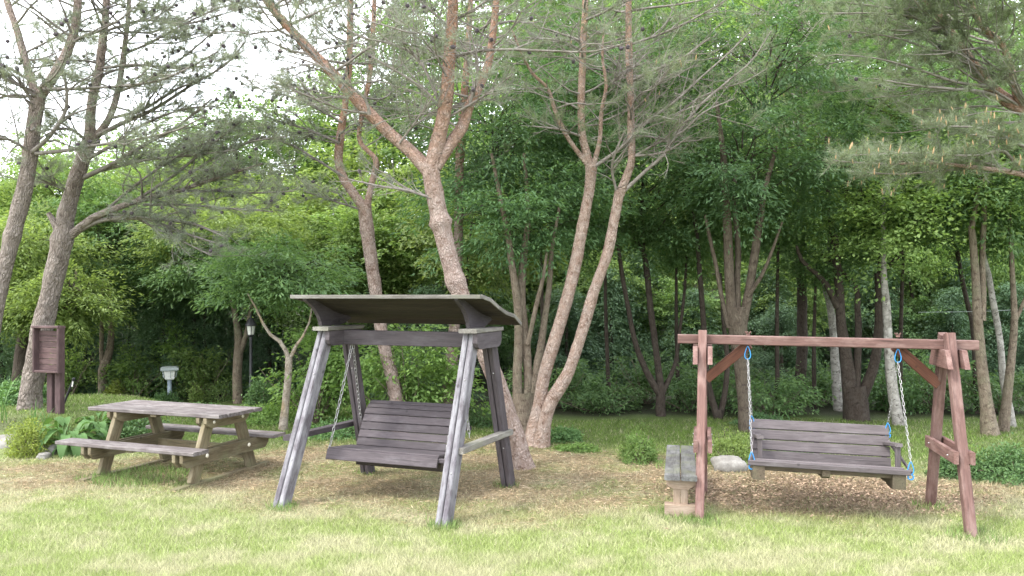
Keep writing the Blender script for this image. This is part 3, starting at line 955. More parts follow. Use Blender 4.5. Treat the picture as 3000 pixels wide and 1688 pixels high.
# ------------------------------------------------------------------ plank bench beside the open swing
def build_side_bench():
    p0 = Vector((1.63, 7.62, 0)); p1 = Vector((1.965, 9.2, 0))
    d = (p1 - p0).normalized(); at, u, v = axes((d.y, -d.x), (d.x, d.y), (p0.x, p0.y))
    U = Vector((0, 0, 1)); L = (p1 - p0).length
    t = thing('plank_bench', at(0, L / 2, 0), 'narrow grey two plank bench seen end on, next to the red swing leg', 'bench')
    for s in (-1, 1):
        board('seat_plank', at(s * .080, 0, .395), at(s * .080, L, .395), .152, .048, U, M_STOOLTOP, t, .008)
    for b in (.14, L - .25):
        m = frame_m(at(-1, b, .32), at(1, b, .32), U)
        prism('bearer', [(-.145, .050), (-.135, -.01), (-.075, -.05), (.075, -.05), (.135, -.01), (.145, .050)], .10, m, M_STOOLLEG, t)
        for s in (-1, 1):
            board('post', at(s * .036, b, .10), at(s * .036, b, .272), .069, .075, v, M_STOOLLEG, t)
        board('foot', at(-.155, b - .02, .055), at(.155, b - .02, .055), .135, .11, v, M_STOOLLEG, t)
build_side_bench()

# ------------------------------------------------------------------ notice board, lamps, pole
def build_notice():
    d = 11.6
    p = P(160, 1205, d); g = gzf(p.x, p.y)
    sc = d / F
    U = Vector((0, 0, 1))
    at, u, v = axes((1, -.30), (.30, 1), (p.x, p.y))
    t = thing('notice_board', at(0, 0, g), 'brown wooden notice board with an empty slatted face, on two posts before a pine trunk', 'notice board')
    zt = CAM_H - (961 - HY) * sc; z0 = CAM_H - (1090 - HY) * sc
    hw = .225
    for a in (-.055, .095):
        board('post', at(a, 0, g - .05), at(a, 0, z0 + .1), .10, .09, v, M_NOTICE, t)
    n = 7
    h = (zt - z0 - .07) / n
    for i in range(n):
        z = z0 + .035 + (i + .5) * h
        board('plank', at(-hw + .03, -.075, z), at(hw - .03, -.075 + random.uniform(-.003, .003), z), h - .006, .02, v, M_NOTICE, t, .003)
    for s in (-1, 1):
        board('frame_side', at(s * hw, -.105, z0), at(s * hw, -.105, zt), .12, .035, u, M_NOTICE, t)
    board('frame_top', at(-hw - .02, -.108, zt + .018), at(hw + .02, -.108, zt + .018), .135, .035, U, M_NOTICE, t)
    board('frame_bottom', at(-hw + .018, -.105, z0 + .0175), at(hw - .018, -.105, z0 + .0175), .11, .035, U, M_NOTICE, t)
build_notice()

def build_stake():
    d = 11.9
    a = P(186, 1185, d); b = P(216, 1112, d)
    t = thing('metal_stake', a, 'black metal pipe leaning beside the notice board with a small grey clip', 'pipe')
    q = np.array([[*a, .018], [*((a + b) / 2), .018], [*b, .018]])
    v, f, uv = stem_tube(q, 8, .05, 0)
    part('pipe', np_mesh('pipe', v, f, M_BLACK, smooth=True), t)
    m = frame_m(b - (b - a) * .04, b + (b - a) * .10, Vector((0, -1, 0)))
    lathe('cap', [(.022, -.03), (.024, -.02), (.024, .02), (.012, .034)], 8, M_BLACK, t, frame_m(b, b + Vector((0, .001, .001)), (b - a)) @ Matrix())
    board('clip', P(214, 1118, d - .03), P(211, 1133, d - .03), .02, .012, Vector((0, -1, 0)), M_LAMPWHITE, t, .003)
build_stake()

def build_lamp_post():
    d = 15.4
    p = P(735, 1190, d); g = gzf(p.x, p.y)
    t = thing('lamp_post', (p.x, p.y, g), 'slim black lamp post with a small lantern and bell shaped cap', 'lamp post')
    zt = CAM_H - (925 - HY) * d / F
    def M(z): return Matrix.Translation((p.x, p.y, z))
    lathe('pole', [(.05, g - .05), (.05, g + .08), (.034, g + .12), (.030, zt - .50), (.036, zt - .44), (.028, zt - .40)], 10, M_BLACK, t, M(0))
    lathe('lantern_glass', [(.058, zt - .37), (.078, zt - .20)], 8, M_LAMPWHITE, t, M(0), False)
    lathe('lantern_base', [(.035, zt - .41), (.065, zt - .39), (.062, zt - .368)], 8, M_BLACK, t, M(0), False)
    for k in range(4):
        an = k * math.pi / 2 + .4
        e = Vector((math.cos(an), math.sin(an), 0))
        c = Vector((p.x, p.y, 0))
        board('lantern_bar', c + e * .062 + Vector((0, 0, zt - .375)), c + e * .082 + Vector((0, 0, zt - .195)), .012, .012, e, M_BLACK, t, .002)
    lathe('cap', [(.115, zt - .20), (.118, zt - .185), (.095, zt - .15), (.060, zt - .08), (.045, zt - .06), (.018, zt - .03), (.012, zt + .01), (.003, zt + .03)], 12, M_BLACK, t, M(0))
build_lamp_post()

def build_solar_lamp():
    d = 15.8
    p = P(497, 1196, d); g = gzf(p.x, p.y)
    t = thing('garden_lamp', (p.x, p.y, g), 'pale grey garden lamp with flat square cap on a pole behind the picnic table', 'garden lamp')
    s = d / F
    Z = lambda y: CAM_H - (y - HY) * s
    def M(z): return Matrix.Translation((p.x, p.y, z)) @ Matrix.Rotation(R(22), 4, 'Z')
    lathe('pole', [(.042, g - .05), (.042, Z(1112))], 10, M_STEELBLUE, t, M(0))
    lathe('body', [(.10, Z(1112)), (.125, Z(1108)), (.12, Z(1105)), (.145, Z(1086))], 4, M_LAMPWHITE, t, M(0) @ Matrix.Rotation(R(45), 4, 'Z'), False)
    for k in range(6):
        an = k * math.pi / 3
        e = Vector((math.cos(an), math.sin(an), 0)); c = Vector((p.x, p.y, 0))
        board('rib', c + e * .125 + Vector((0, 0, Z(1106))), c + e * .148 + Vector((0, 0, Z(1087))), .014, .012, e, M_LAMPGREY, t, .002)
    lathe('cap', [(.19, Z(1086)), (.235, Z(1084)), (.235, Z(1078)), (.18, Z(1074))], 4, M_LAMPGREY, t, M(0) @ Matrix.Rotation(R(45), 4, 'Z'), False)
build_solar_lamp()

# ------------------------------------------------------------------ rocks
def rock(p, size, seed, label, name='boulder', group=None, rot=0.):
    rng = np.random.default_rng(seed)
    import bmesh
    bm = bmesh.new(); bmesh.ops.create_icosphere(bm, subdivisions=3, radius=1)
    for q in bm.verts:
        c = q.co
        k = 1 + .35 * (fbm(np.array(c.x * 1.3 + seed * 7 + 20), np.array(c.y * 1.3 + c.z * 1.1 + 20), 4) - .5) * 2
        e = [math.copysign(abs(x) ** .62, x) for x in c]
        q.co = Vector((e[0] * size[0] * k, e[1] * size[1] * k, e[2] * size[2] * k))
    me = bpy.data.meshes.new(name); bm.to_mesh(me); bm.free()
    for f in me.polygons: f.use_smooth = seed % 2 == 0
    me.materials.append(M_ROCK)
    o = place(bpy.data.objects.new(name, me), Matrix.Translation(Vector(p)) @ Matrix.Rotation(rot, 4, 'Z'))
    o['label'] = label; o['category'] = 'rock'
    if group: o['group'] = group
    return o
q = P(2138, 1365, 9.8)
rock((q.x, q.y, .06), (.22, .14, .10), 2, 'long pale granite boulder lying behind the red swing, under a low hedge')
q = P(18, 1312, 10.95); rock((q.x, q.y, .10), (.17, .16, .13), 4, 'pale angular boulder at the flower bed beneath the golden shrub')
q = P(150, 1300, 10.75); rock((q.x, q.y, .06), (.085, .08, .075), 6, 'small tan stone between the golden shrub and the hosta')
q = P(128, 1322, 10.5); rock((q.x, q.y, .02), (.075, .07, .05), 8, 'flat grey stone at the foot of the golden shrub')

# ------------------------------------------------------------------ broadleaf crowns (shared leaf meshes)
def spray_leaves(rng, centers, outward, n_leaf, length, width, leaf_L, leaf_W, droop=.25, jit=.45):
    """flat leafy sprays: each a drooping fan of leaves round its centre"""
    m = len(centers)
    r = np.sqrt(rng.random((m, n_leaf))); a = rng.random((m, n_leaf)) * 2 * np.pi
    o = outward.copy(); o[:, 2] *= .35; o = unit(o)
    s = unit(np.cross(o, np.array([0, 0, 1.]) + rng.normal(0, .22, (m, 3)))); up = unit(np.cross(s, o))
    x = r * np.cos(a) * length[:, None]; y = r * np.sin(a) * width[:, None]
    z = -droop * (r ** 2) * length[:, None] + rng.normal(0, .045, (m, n_leaf))
    c = centers[:, None] + x[..., None] * o[:, None] + y[..., None] * s[:, None] + z[..., None] * up[:, None]
    ax = o[:, None] * (np.abs(np.cos(a)) * .7 + .3)[..., None] + s[:, None] * np.sin(a)[..., None] + rng.normal(0, .4, (m, n_leaf, 3)) - up[:, None] * .25
    nn = up[:, None] + rng.normal(0, jit, (m, n_leaf, 3))
    k = m * n_leaf
    return leaves(c.reshape(k, 3), ax.reshape(k, 3), nn.reshape(k, 3), leaf_L * rng.uniform(.6, 1.3, k), leaf_W * rng.uniform(.6, 1.3, k))

def crown_arrays(seed, n_spray, n_leaf, spray=.6, leaf=(.085, .042), droop=.25, flat=1., hollow=.45):
    """a crown in the unit ball (to be scaled by the caller), sprays mostly in its outer shell, leaf sizes in metres for radius R0"""
    rng = np.random.default_rng(seed)
    d = unit(rng.normal(0, 1, (n_spray * 2, 3)))
    lump = fbm(d[:, 0] * 2.2 + 30 + seed, d[:, 1] * 2.2 + d[:, 2] * 1.8 + 30, 3)
    keep = np.argsort(-lump + rng.normal(0, .12, len(d)))[:n_spray]
    d = d[keep]; lump = lump[keep]
    r = (hollow + (1 - hollow) * rng.random(n_spray) ** .6) * (.72 + .55 * lump)
    return d * r[:, None], d

_cr = {}
def crown_mesh(kind, seed, radii, mat, n_spray=150, n_leaf=120, leaf=(.105, .030), spray=(.45, .8), droop=.25, jit=.34, hollow=.4):
    if mat.name == 'maple_leaf': n_spray = int(n_spray * .62)
    key = (kind, seed, radii, mat.name)
    if key in _cr: return _cr[key]
    rng = np.random.default_rng(seed + 100)
    c, d = crown_arrays(seed, n_spray, n_leaf, hollow=hollow)
    c = c * np.array(radii); d = unit(d * np.array(radii))
    L = rng.uniform(*spray, n_spray)
    v, f = spray_leaves(rng, c, d, n_leaf, L, L * rng.uniform(.5, .8, n_spray), leaf[0], leaf[1], droop, jit)
    _cr[key] = np_mesh('foliage', v, f, mat)
    return _cr[key]

def foliage(parent, me, loc, rot=0., sc=1.):
    m = Matrix.Translation(Vector(loc)) @ Matrix.Rotation(rot, 4, 'Z') @ Matrix.Diagonal((sc, sc, sc, 1)) if not isinstance(sc, tuple) else \
        Matrix.Translation(Vector(loc)) @ Matrix.Rotation(rot, 4, 'Z') @ Matrix.Diagonal((*sc, 1))
    o = part('crown', me, parent, m)
    o['kind'] = 'stuff'
    return o

def wood_tree(name, base, stems, mat, label, cat='tree', group=None, n=9, rough=.12, seed=0, step=.14):
    """stems: list of (pixel path, d0, d1); the first is the trunk, the others limbs"""
    q = stem(*stems[0])
    t = thing(name, base if base is not None else q[0][:3], label, cat, group)
    arr = [stem_tube(stem(*s), n, step, rough, seed + i) for i, s in enumerate(stems)]
    part('trunk', np_mesh('trunk', *arr[0][:2], mat, uv=arr[0][2], smooth=True), t)
    for a in arr[1:]:
        part('limb', np_mesh('limb', *a[:2], mat, uv=a[2], smooth=True), t)
    return t

def fork_twigs(t, rng, center, radii, n, mat, r=.008, lift=.3):
    """fine boughs that carry the leaves: from near the crown's axis outwards"""
    c = np.array(center); rad = np.array(radii)
    d = unit(rng.normal(0, 1, (n, 3))); d[:, 2] = np.abs(d[:, 2]) * .8 - .15
    e = c + d * rad * rng.uniform(.55, .95, (n, 1))
    s = c + np.stack([rng.normal(0, .10, n), rng.normal(0, .10, n), np.full(n, -rad[2] * .75) + rng.random(n) * rad[2] * .9], 1) + d * rad * .08
    ts = np.linspace(0, 1, 5)
    pts = s[:, None] * (1 - ts)[None, :, None] + e[:, None] * ts[None, :, None]
    pts += rng.normal(0, .05, pts.shape) * np.sin(ts * np.pi)[None, :, None]
    pts[:, :, 2] += lift * np.sin(ts * np.pi)[None] * .3
    v, f = twig_arrays(pts, r * np.linspace(1.6, .4, 5)[None] * rng.uniform(.6, 1.5, (n, 1)))
    o = part('boughs', np_mesh('boughs', v, f, mat), t)
    o['kind'] = 'stuff'

def maple(seed, mat, radii=(1.9, 1.7, 1.35), **k):
    return crown_mesh('maple', seed, radii, mat, **k)

def crown_at(t, px, py, d, seed, mat, radii, rot=0., **k):
    """one crown of its own for tree t, centred where the photograph shows it"""
    c = P(px, py, d)
    foliage(t, crown_mesh('c', seed, radii, mat, **k), c, rot)
    fork_twigs(t, np.random.default_rng(seed), c, radii, 26, M_DARKBARK)
    return c

# --- trees along the edge of the wood, with the trunks the photograph shows
t = wood_tree('maple_tree', None, [
    ([(1937, 1238, 34), (1935, 1190, 29), (1936, 1140, 27)], 14.2),
    ([(1934, 1160, 22), (1890, 1080, 19), (1860, 1000, 16), (1840, 900, 14), (1825, 820, 14), (1808, 700, 10), (1795, 600, 6)], 14.2, 13.9),
    ([(1937, 1150, 24), (1925, 1050, 20), (1905, 900, 18), (1895, 800, 18), (1885, 740, 14), (1855, 690, 10), (1840, 600, 6)], 14.2, 14.4),
    ([(1886, 750, 12), (1882, 680, 11), (1880, 600, 9), (1885, 480, 6)], 14.3, 14.3),
    ([(1942, 1150, 16), (1978, 1065, 12), (1990, 980, 10), (2005, 860, 9), (2012, 740, 7)], 14.2, 14.5)], M_DARKBARK,
    'slim dark tree forking low like a V, between pale pines and red swing')
crown_at(t, 1890, 520, 14.3, 21, M_MAPLE, (1.75, 1.5, 1.35))
crown_at(t, 1830, 180, 14.8, 22, M_MAPLE, (1.7, 1.5, 1.3))

t = wood_tree('maple_tree', None, [
    ([(2186, 1285, 42), (2178, 1180, 35), (2170, 1060, 42), (2160, 950, 58), (2158, 900, 54)], 12.6),
    ([(2146, 960, 30), (2136, 800, 29), (2132, 700, 27), (2128, 600, 24), (2118, 450, 18), (2100, 300, 10)], 12.6, 12.4),
    ([(2160, 950, 24), (2160, 820, 19), (2162, 720, 17), (2152, 600, 14), (2155, 480, 9)], 12.6, 12.8),
    ([(2172, 960, 30), (2195, 850, 26), (2210, 750, 24), (2225, 650, 22), (2240, 560, 16), (2275, 430, 11)], 12.6, 12.3),
    ([(2190, 870, 12), (2230, 810, 11), (2260, 740, 9), (2292, 650, 6)], 12.5, 12.2),
    ([(2135, 960, 14), (2112, 860, 13), (2098, 780, 12), (2080, 700, 11), (2066, 630, 8)], 12.6, 12.6)], M_MIDBARK,
    'thick dark tree splitting into several upright stems behind the chain nearer the plank bench')
crown_at(t, 2170, 470, 12.7, 23, M_MAPLE, (1.7, 1.4, 1.15))
crown_at(t, 2230, 180, 13.2, 24, M_MAPLE, (1.8, 1.5, 1.2))

t = wood_tree('maple_tree', None, [
    ([(2107, 1245, 28), (2105, 1200, 26)], 13.9),
    ([(2103, 1230, 22), (2078, 1140, 19), (2066, 1050, 17), (2062, 960, 17), (2050, 800, 15), (2042, 690, 13), (2030, 620, 8)], 13.9, 13.9),
    ([(2108, 1225, 18), (2124, 1150, 17), (2131, 1060, 15), (2120, 950, 12), (2110, 800, 8)], 13.9, 14.1)], M_DARKBARK,
    'thin dark twin stemmed tree behind the splayed legs near the plank bench')
crown_at(t, 2050, 520, 14.4, 25, M_MAPLE2, (1.3, 1.2, 1.1))

t = wood_tree('maple_tree', None, [
    ([(2512, 1255, 80), (2508, 1190, 72), (2504, 1130, 66)], 13.8),
    ([(2492, 1170, 44), (2478, 1040, 36), (2464, 950, 29), (2460, 860, 26), (2446, 720, 25), (2436, 640, 20), (2425, 540, 14), (2420, 400, 8)], 13.8, 13.6),
    ([(2454, 900, 20), (2420, 832, 17), (2380, 792, 14), (2348, 762, 12), (2334, 720, 8)], 13.7, 13.3),
    ([(2506, 1150, 28), (2515, 1000, 20), (2512, 900, 18), (2508, 840, 16), (2465, 795, 12), (2410, 745, 9)], 13.8, 13.8),
    ([(2522, 1170, 36), (2556, 1085, 30), (2572, 1000, 27), (2577, 880, 25), (2575, 800, 26)], 13.8, 13.7),
    ([(2572, 810, 14), (2640, 742, 12), (2700, 655, 10), (2765, 595, 8)], 13.7, 13.2),
    ([(2580, 810, 20), (2585, 700, 18), (2581, 600, 13), (2580, 450, 8)], 13.7, 13.8)], M_DARKBARK,
    'stout dark tree spreading into three crooked limbs behind the middle of the hanging bench')
crown_at(t, 2480, 520, 13.8, 26, M_MAPLE, (1.9, 1.5, 1.2))
crown_at(t, 2650, 250, 14.3, 27, M_MAPLE2, (1.9, 1.6, 1.3))

t = wood_tree('maple_tree', None, [
    ([(2905, 1292, 58), (2893, 1200, 38), (2880, 1100, 31), (2870, 1000, 27), (2862, 900, 25), (2858, 800, 22), (2850, 700, 20), (2846, 670, 17), (2860, 600, 14), (2872, 500, 10)], 12.3),
    ([(2878, 940, 20), (2879, 850, 18), (2878, 780, 17), (2880, 700, 16), (2886, 560, 12), (2890, 430, 8)], 12.3, 12.4)], M_BROWNBARK,
    'brown tree with two parallel upright stems rising beyond the end of the red beam')
crown_at(t, 2870, 480, 12.8, 28, M_MAPLE2, (1.5, 1.4, 1.2))
t = wood_tree('maple_tree', None, [
    ([(2938, 1285, 34), (2950, 1170, 27), (2960, 1080, 23), (2970, 980, 20), (2972, 930, 18), (2966, 800, 14), (2960, 650, 12), (2955, 500, 8)], 12.6),
    ([(2974, 940, 12), (3002, 880, 10), (3040, 800, 9), (3080, 720, 7)], 12.6, 12.5)], M_BROWNBARK,
    'grey brown tree curving up beside a white birch, beyond the dark shrub')
crown_at(t, 3010, 520, 13.4, 29, M_MAPLE2, (1.4, 1.3, 1.2))
t = wood_tree('maple_tree', None, [
    ([(2862, 1250, 14), (2852, 980, 14), (2832, 880, 13), (2815, 800, 12), (2800, 720, 14), (2770, 650, 12), (2752, 575, 8), (2740, 450, 5)], 14.6)], M_DARKBARK,
    'very slender leaning tree between stout forked tree and twin brown stems')
crown_at(t, 2740, 430, 14.8, 30, M_LIME, (1.3, 1.2, 1.1))

for i, (st, lab) in enumerate([
    ([([(2460, 1252, 32), (2453, 1150, 29), (2446, 1050, 25), (2441, 970, 21), (2430, 880, 22), (2418, 838, 20), (2428, 750, 14), (2438, 600, 10)], 14.9)],
     'white birch trunk partly hidden by the stout forked tree'),
    ([([(2637, 1268, 36), (2617, 1150, 31), (2606, 1050, 27), (2600, 950, 24), (2596, 880, 22), (2590, 820, 18), (2588, 700, 13), (2590, 560, 8)], 13.2)],
     'pale birch trunk with dark scars right behind the chain of the hanging bench'.replace('right behind', 'directly behind')),
    ([([(2972, 1282, 24), (2958, 1200, 21), (2940, 1120, 19), (2930, 1000, 18), (2912, 900, 18), (2895, 800, 15), (2882, 740, 11), (2870, 600, 8)], 13.0)],
     'thin white birch leaning between the brown stems past the swing end')]):
    t = wood_tree('birch_tree', None, st, M_BIRCH, lab, group='birches at the edge of the wood', seed=40 + i)
    e = P(*[(2440, 520), (2590, 640), (2870, 520)][i], [14.7, 12.9, 12.8][i])
    foliage(t, crown_mesh('birch', 31, (1.1, 1.0, .9), M_LIME, n_spray=70, n_leaf=90, leaf=(.07, .05)), e, i * 2.)

t = wood_tree('zelkova_tree', None, [
    ([(1532, 1285, 84), (1535, 1220, 66), (1536, 1150, 58)], 12.0),
    ([(1520, 1230, 34), (1516, 1100, 28), (1520, 980, 26), (1515, 880, 25), (1500, 780, 22), (1490, 700, 19), (1470, 600, 15), (1440, 450, 9)], 12.0, 12.1),
    ([(1540, 1200, 34), (1548, 1120, 29), (1540, 1000, 27), (1528, 900, 26), (1530, 800, 23), (1540, 700, 19), (1548, 620, 15), (1535, 450, 9)], 12.0, 12.3),
    ([(1556, 1220, 30), (1570, 1100, 25), (1586, 1000, 21), (1604, 880, 18), (1612, 800, 16), (1616, 740, 12), (1640, 600, 8)], 12.0, 12.2),
    ([(1546, 1010, 14), (1570, 900, 14), (1592, 810, 11), (1602, 740, 8)], 12.0, 11.9)], M_BROWNBARK,
    'brown multi stemmed tree whose upright stems cluster behind the two pale leaning pines')
crown_at(t, 1520, 640, 12.6, 32, M_MAPLE, (1.45, 1.3, .75))
crown_at(t, 1450, 380, 13.2, 33, M_MAPLE, (1.5, 1.3, 1.2))
crown_at(t, 1650, 300, 13.6, 34, M_MAPLE, (1.4, 1.3, 1.3))

t = wood_tree('maple_tree', None, [
    ([(303, 1178, 28), (300, 1090, 25), (310, 1058, 27), (322, 1020, 20), (326, 950, 17), (318, 850, 16), (305, 750, 14), (290, 700, 12), (298, 600, 8)], 16.5),
    ([(302, 1075, 16), (297, 1040, 12), (298, 980, 12), (300, 850, 10), (322, 760, 8)], 16.5, 16.2)], M_BROWNBARK,
    'crooked brown tree with a kinked fork behind the notice board and picnic table')
crown_at(t, 330, 700, 16.6, 35, M_MAPLE2, (1.7, 1.4, 1.1))
crown_at(t, 250, 560, 17.2, 36, M_LIME, (1.8, 1.4, 1.1))
t = wood_tree('wild_tree', None, [
    ([(452, 1190, 20), (455, 1000, 18), (458, 850, 16), (463, 700, 13), (468, 560, 9)], 18.5)], M_DARKBARK,
    'straight dark trunk in deep shade above the pale garden lamp')
crown_at(t, 450, 620, 18.4, 37, M_BRIGHT, (1.9, 1.5, 1.3))
t = wood_tree('maple_tree', None, [
    ([(698, 1196, 30), (695, 1100, 27), (700, 1000, 25), (690, 930, 18), (678, 870, 12), (660, 800, 7)], 15.9),
    ([(704, 1030, 18), (722, 980, 14), (730, 930, 12), (748, 860, 8), (760, 790, 6)], 15.9, 15.7)], M_BROWNBARK,
    'reddish brown trunk standing beside the black lamp post')
crown_at(t, 650, 780, 15.9, 38, M_MAPLE2, (1.3, 1.1, .62))
crown_at(t, 640, 690, 16.0, 39, M_BRIGHT, (1.5, 1.2, .8))
t = wood_tree('crooked_tree', None, [
    ([(829, 1262, 28), (836, 1190, 23), (845, 1100, 21), (846, 1045, 20)], 12.7),
    ([(846, 1055, 16), (838, 1028, 13), (820, 1000, 12), (792, 980, 10), (772, 950, 8), (748, 900, 6), (725, 860, 4)], 12.7, 12.6),
    ([(850, 1050, 13), (868, 1012, 10), (888, 985, 8), (906, 945, 6), (915, 890, 4)], 12.7, 12.8)], M_LIGHTBARK,
    'small crooked tree with lichen pale bark and a forked top, beside the roofed swing')
crown_at(t, 830, 800, 12.9, 41, M_MAPLE2, (1.0, .9, .50), n_spray=90)
t = wood_tree('wild_tree', None, [
    ([(48, 1200, 56), (60, 1100, 46), (74, 950, 37), (86, 800, 26), (95, 650, 14)], 15.5)], M_DARKBARK,
    'broad shaded trunk behind the leaning grey pine and its notice board')
crown_at(t, 90, 720, 15.0, 42, M_BRIGHT, (1.35, 1.2, .85), droop=.5)

# drooping bright maple in front of that trunk
t = wood_tree('maple_tree', None, [
    ([(150, 1180, 18), (165, 1050, 16), (190, 930, 13), (215, 850, 10), (225, 780, 6)], 14.4)], M_BROWNBARK,
    'low yellow green maple with drooping layered leaves, next to the notice board')
crown_at(t, 205, 870, 14.2, 43, M_BRIGHT, (.75, .8, .62), n_spray=80, droop=.55, spray=(.35, .6))
crown_at(t, 30, 880, 14.6, 44, M_BRIGHT, (.8, .8, .5), n_spray=70, droop=.55, spray=(.35, .6))

for q_ in ((1780, 650, 14.6, 45, (1.1, 1.0, .55)), (1990, 700, 14.6, 46, (1.1, 1.0, .55)), (2290, 640, 14.2, 47, (1.2, 1.0, .6)), (2400, 760, 14.6, 48, (1.0, .9, .5)),
           (2660, 620, 14.4, 49, (1.1, 1.0, .6)), (1590, 560, 14.0, 50, (1.0, .9, .5))):
    x_, z_ = P(q_[0], q_[1], q_[2]).x, P(q_[0], q_[1], q_[2]).z
    t = thing('young_maple', (x_, q_[2], 0), {45: 'young maple with low hanging sprays between the pale pines and the V shaped tree', 46: 'young maple hanging low over the near end of the red beam',
              47: 'young maple with low sprays between the thick and the stout dark trees', 48: 'young maple drooping over the middle of the red beam',
              49: 'young maple with low sprays by the scarred birch', 50: 'young maple with low sprays framed by the two leaning pale pines'}[q_[3]], 'tree', 'young maples along the edge of the wood')
    v, f, uv = stem_tube(np.array([[x_ + .1, q_[2] + .5, -.05, .045], [x_, q_[2] + .25, z_ * .5, .035], [x_ - .05, q_[2], z_, .018]]), 7, .2, .08, q_[3])
    part('trunk', np_mesh('trunk', v, f, M_DARKBARK, uv=uv, smooth=True), t)
    foliage(t, crown_mesh('low', q_[3] % 3, (1.1, 1.0, .55), M_MAPLE2, n_spray=85, n_leaf=90, leaf=(.08, .036), droop=.35), (x_, q_[2], z_), q_[3] * 1.1)

# --- trees farther in, each its own trunk and crown
def deep_tree(x, y, h, cz, seed, mat, rad, lab, grp, kind='wild_tree'):
    g = gzf(x, y)
    t = thing(kind, (x, y, g), lab, 'tree', grp)
    rng = np.random.default_rng(seed)
    k = 6; zs = np.linspace(-.1, h, k)
    lean = rng.normal(0, .05, 2)
    pts = np.array([[x + lean[0] * z + rng.normal(0, .06), y + lean[1] * z, g + z, (.11 if h > 6 else .065) * (1 - .75 * i / (k - 1))] for i, z in enumerate(zs)])
    a = stem_tube(pts, 7, .4, .1, seed)
    part('trunk', np_mesh('trunk', *a[:2], M_DARKBARK, uv=a[2], smooth=True), t)
    c = (pts[-1][0], pts[-1][1], g + cz)
    v = seed % 2
    me = crown_mesh('deep', v, (2.4, 2.2, 2.0), mat, n_spray=170, n_leaf=70, leaf=(.15, .080), spray=(.5, .95))
    foliage(t, me, c, seed * 1.7, tuple(r / q for r, q in zip(rad, (2.4, 2.2, 2.0))))
    return t

def landmark(px):
    for lim, w in ((0, 'past the slanting grey pine at the border'), (140, 'behind the notice board'), (300, 'past the notice board'), (430, 'near the crooked brown trunk'),
                   (520, 'directly behind the garden lamp'), (640, 'next to the lamp post'), (760, 'behind the black lamp post'), (880, 'behind the small crooked tree'), (1010, 'behind the splayed front leg of the roofed swing'),
                   (1150, 'behind the wavy topped pine'), (1300, 'behind the swing seat under the curved roof'), (1450, 'behind the leaning red pine'), (1600, 'behind the multi stemmed brown tree'), (1720, 'framed by the two pale leaning pines'),
                   (1840, 'beside the bowing pale pine'), (1960, 'behind the V shaped dark tree'), (2090, 'behind the red post near the plank bench'), (2210, 'behind the thick many stemmed tree'), (2340, 'just past the thick many stemmed tree'),
                   (2430, 'over the middle of the hanging bench'), (2540, 'behind the stout forked tree'), (2660, 'behind the scarred birch'), (2760, 'just past the scarred birch'), (2840, 'behind the splayed red legs'),
                   (2920, 'behind the twin brown stems'), (3020, 'behind the curving grey brown tree')):
        if px < lim: return w
    return 'past the curving grey brown tree'

G1 = 'trees standing inside the wood behind the clearing'
LAB = {M_LIME.name: '%slime green tree in the wood',
       M_WOOD.name: '%smid green tree in the wood',
       M_BRIGHT.name: '%sbright yellow green tree in the wood',
       M_MAPLE2.name: '%ssoft green maple in the wood'}
deep = [
    # x, y, trunk height, crown centre height, radii, material
    (-11.5, 20, 4.0, 3.6, (2.6, 2.0, 1.9), M_LIME), (-9.0, 21.5, 4.4, 4.0, (2.4, 2.0, 1.9), M_BRIGHT), (-6.6, 20.5, 4.4, 4.3, (2.4, 2.0, 1.9), M_LIME),
    (-4.6, 22, 5.2, 5.0, (2.5, 2.0, 2.2), M_WOOD), (-2.8, 19.5, 4.8, 4.3, (2.2, 1.9, 1.9), M_BRIGHT), (-1.2, 21, 6.2, 5.8, (2.4, 2.0, 2.4), M_LIME),
    (-3.6, 17.0, 3.6, 3.2, (1.7, 1.5, 1.3), M_LIME), (-.9, 16.5, 4.0, 3.7, (1.7, 1.5, 1.4), M_BRIGHT),
    (.8, 22.5, 4.4, 4.0, (1.9, 1.7, 1.6), M_LIME), (2.8, 24, 4.6, 4.2, (2.0, 1.8, 1.7), M_WOOD), (4.9, 23.5, 4.4, 4.0, (1.9, 1.7, 1.6), M_BRIGHT),
    (7.0, 24.5, 4.8, 4.4, (2.0, 1.8, 1.8), M_WOOD), (9.2, 23.5, 4.2, 3.8, (1.9, 1.7, 1.6), M_LIME), (11.4, 24.5, 4.8, 4.4, (2.1, 1.8, 1.8), M_BRIGHT),
    (13.6, 23.5, 4.4, 4.0, (1.9, 1.7, 1.6), M_LIME), (15.8, 24.5, 4.8, 4.4, (2.1, 1.8, 1.8), M_WOOD), (18, 23.5, 4.4, 4.0, (1.9, 1.7, 1.6), M_LIME),
    (-.6, 31, 8.5, 7.4, (3.6, 3., 3.6), M_WOOD), (3.4, 32, 9.5, 8.4, (3.8, 3., 4.2), M_WOOD), (7.6, 31, 9.5, 8.4, (3.8, 3., 4.2), M_LIME),
    (12, 32, 9.5, 8.4, (3.8, 3., 4.2), M_WOOD), (16.6, 31, 9.5, 8.2, (3.8, 3., 4.2), M_WOOD), (21, 31, 9.5, 7.6, (3.8, 3., 4.2), M_WOOD),
    (1.6, 37, 11, 9.4, (4.2, 3.4, 4.6), M_WOOD), (6.6, 38, 11, 9.4, (4.2, 3.4, 4.6), M_WOOD), (11.6, 38, 11, 9.4, (4.2, 3.4, 4.6), M_LIME), (17, 38, 11, 9.4, (4.2, 3.4, 4.6), M_WOOD),
    (-13.8, 24, 4.6, 4.2, (3.0, 2.4, 2.2), M_WOOD), (-10.2, 26, 5.6, 5.2, (3.0, 2.4, 2.4), M_WOOD), (-7.0, 27, 6.4, 6.2, (3.0, 2.4, 2.6), M_LIME),
    (-17, 22, 4.2, 3.8, (2.8, 2.2, 2.0), M_LIME),
]
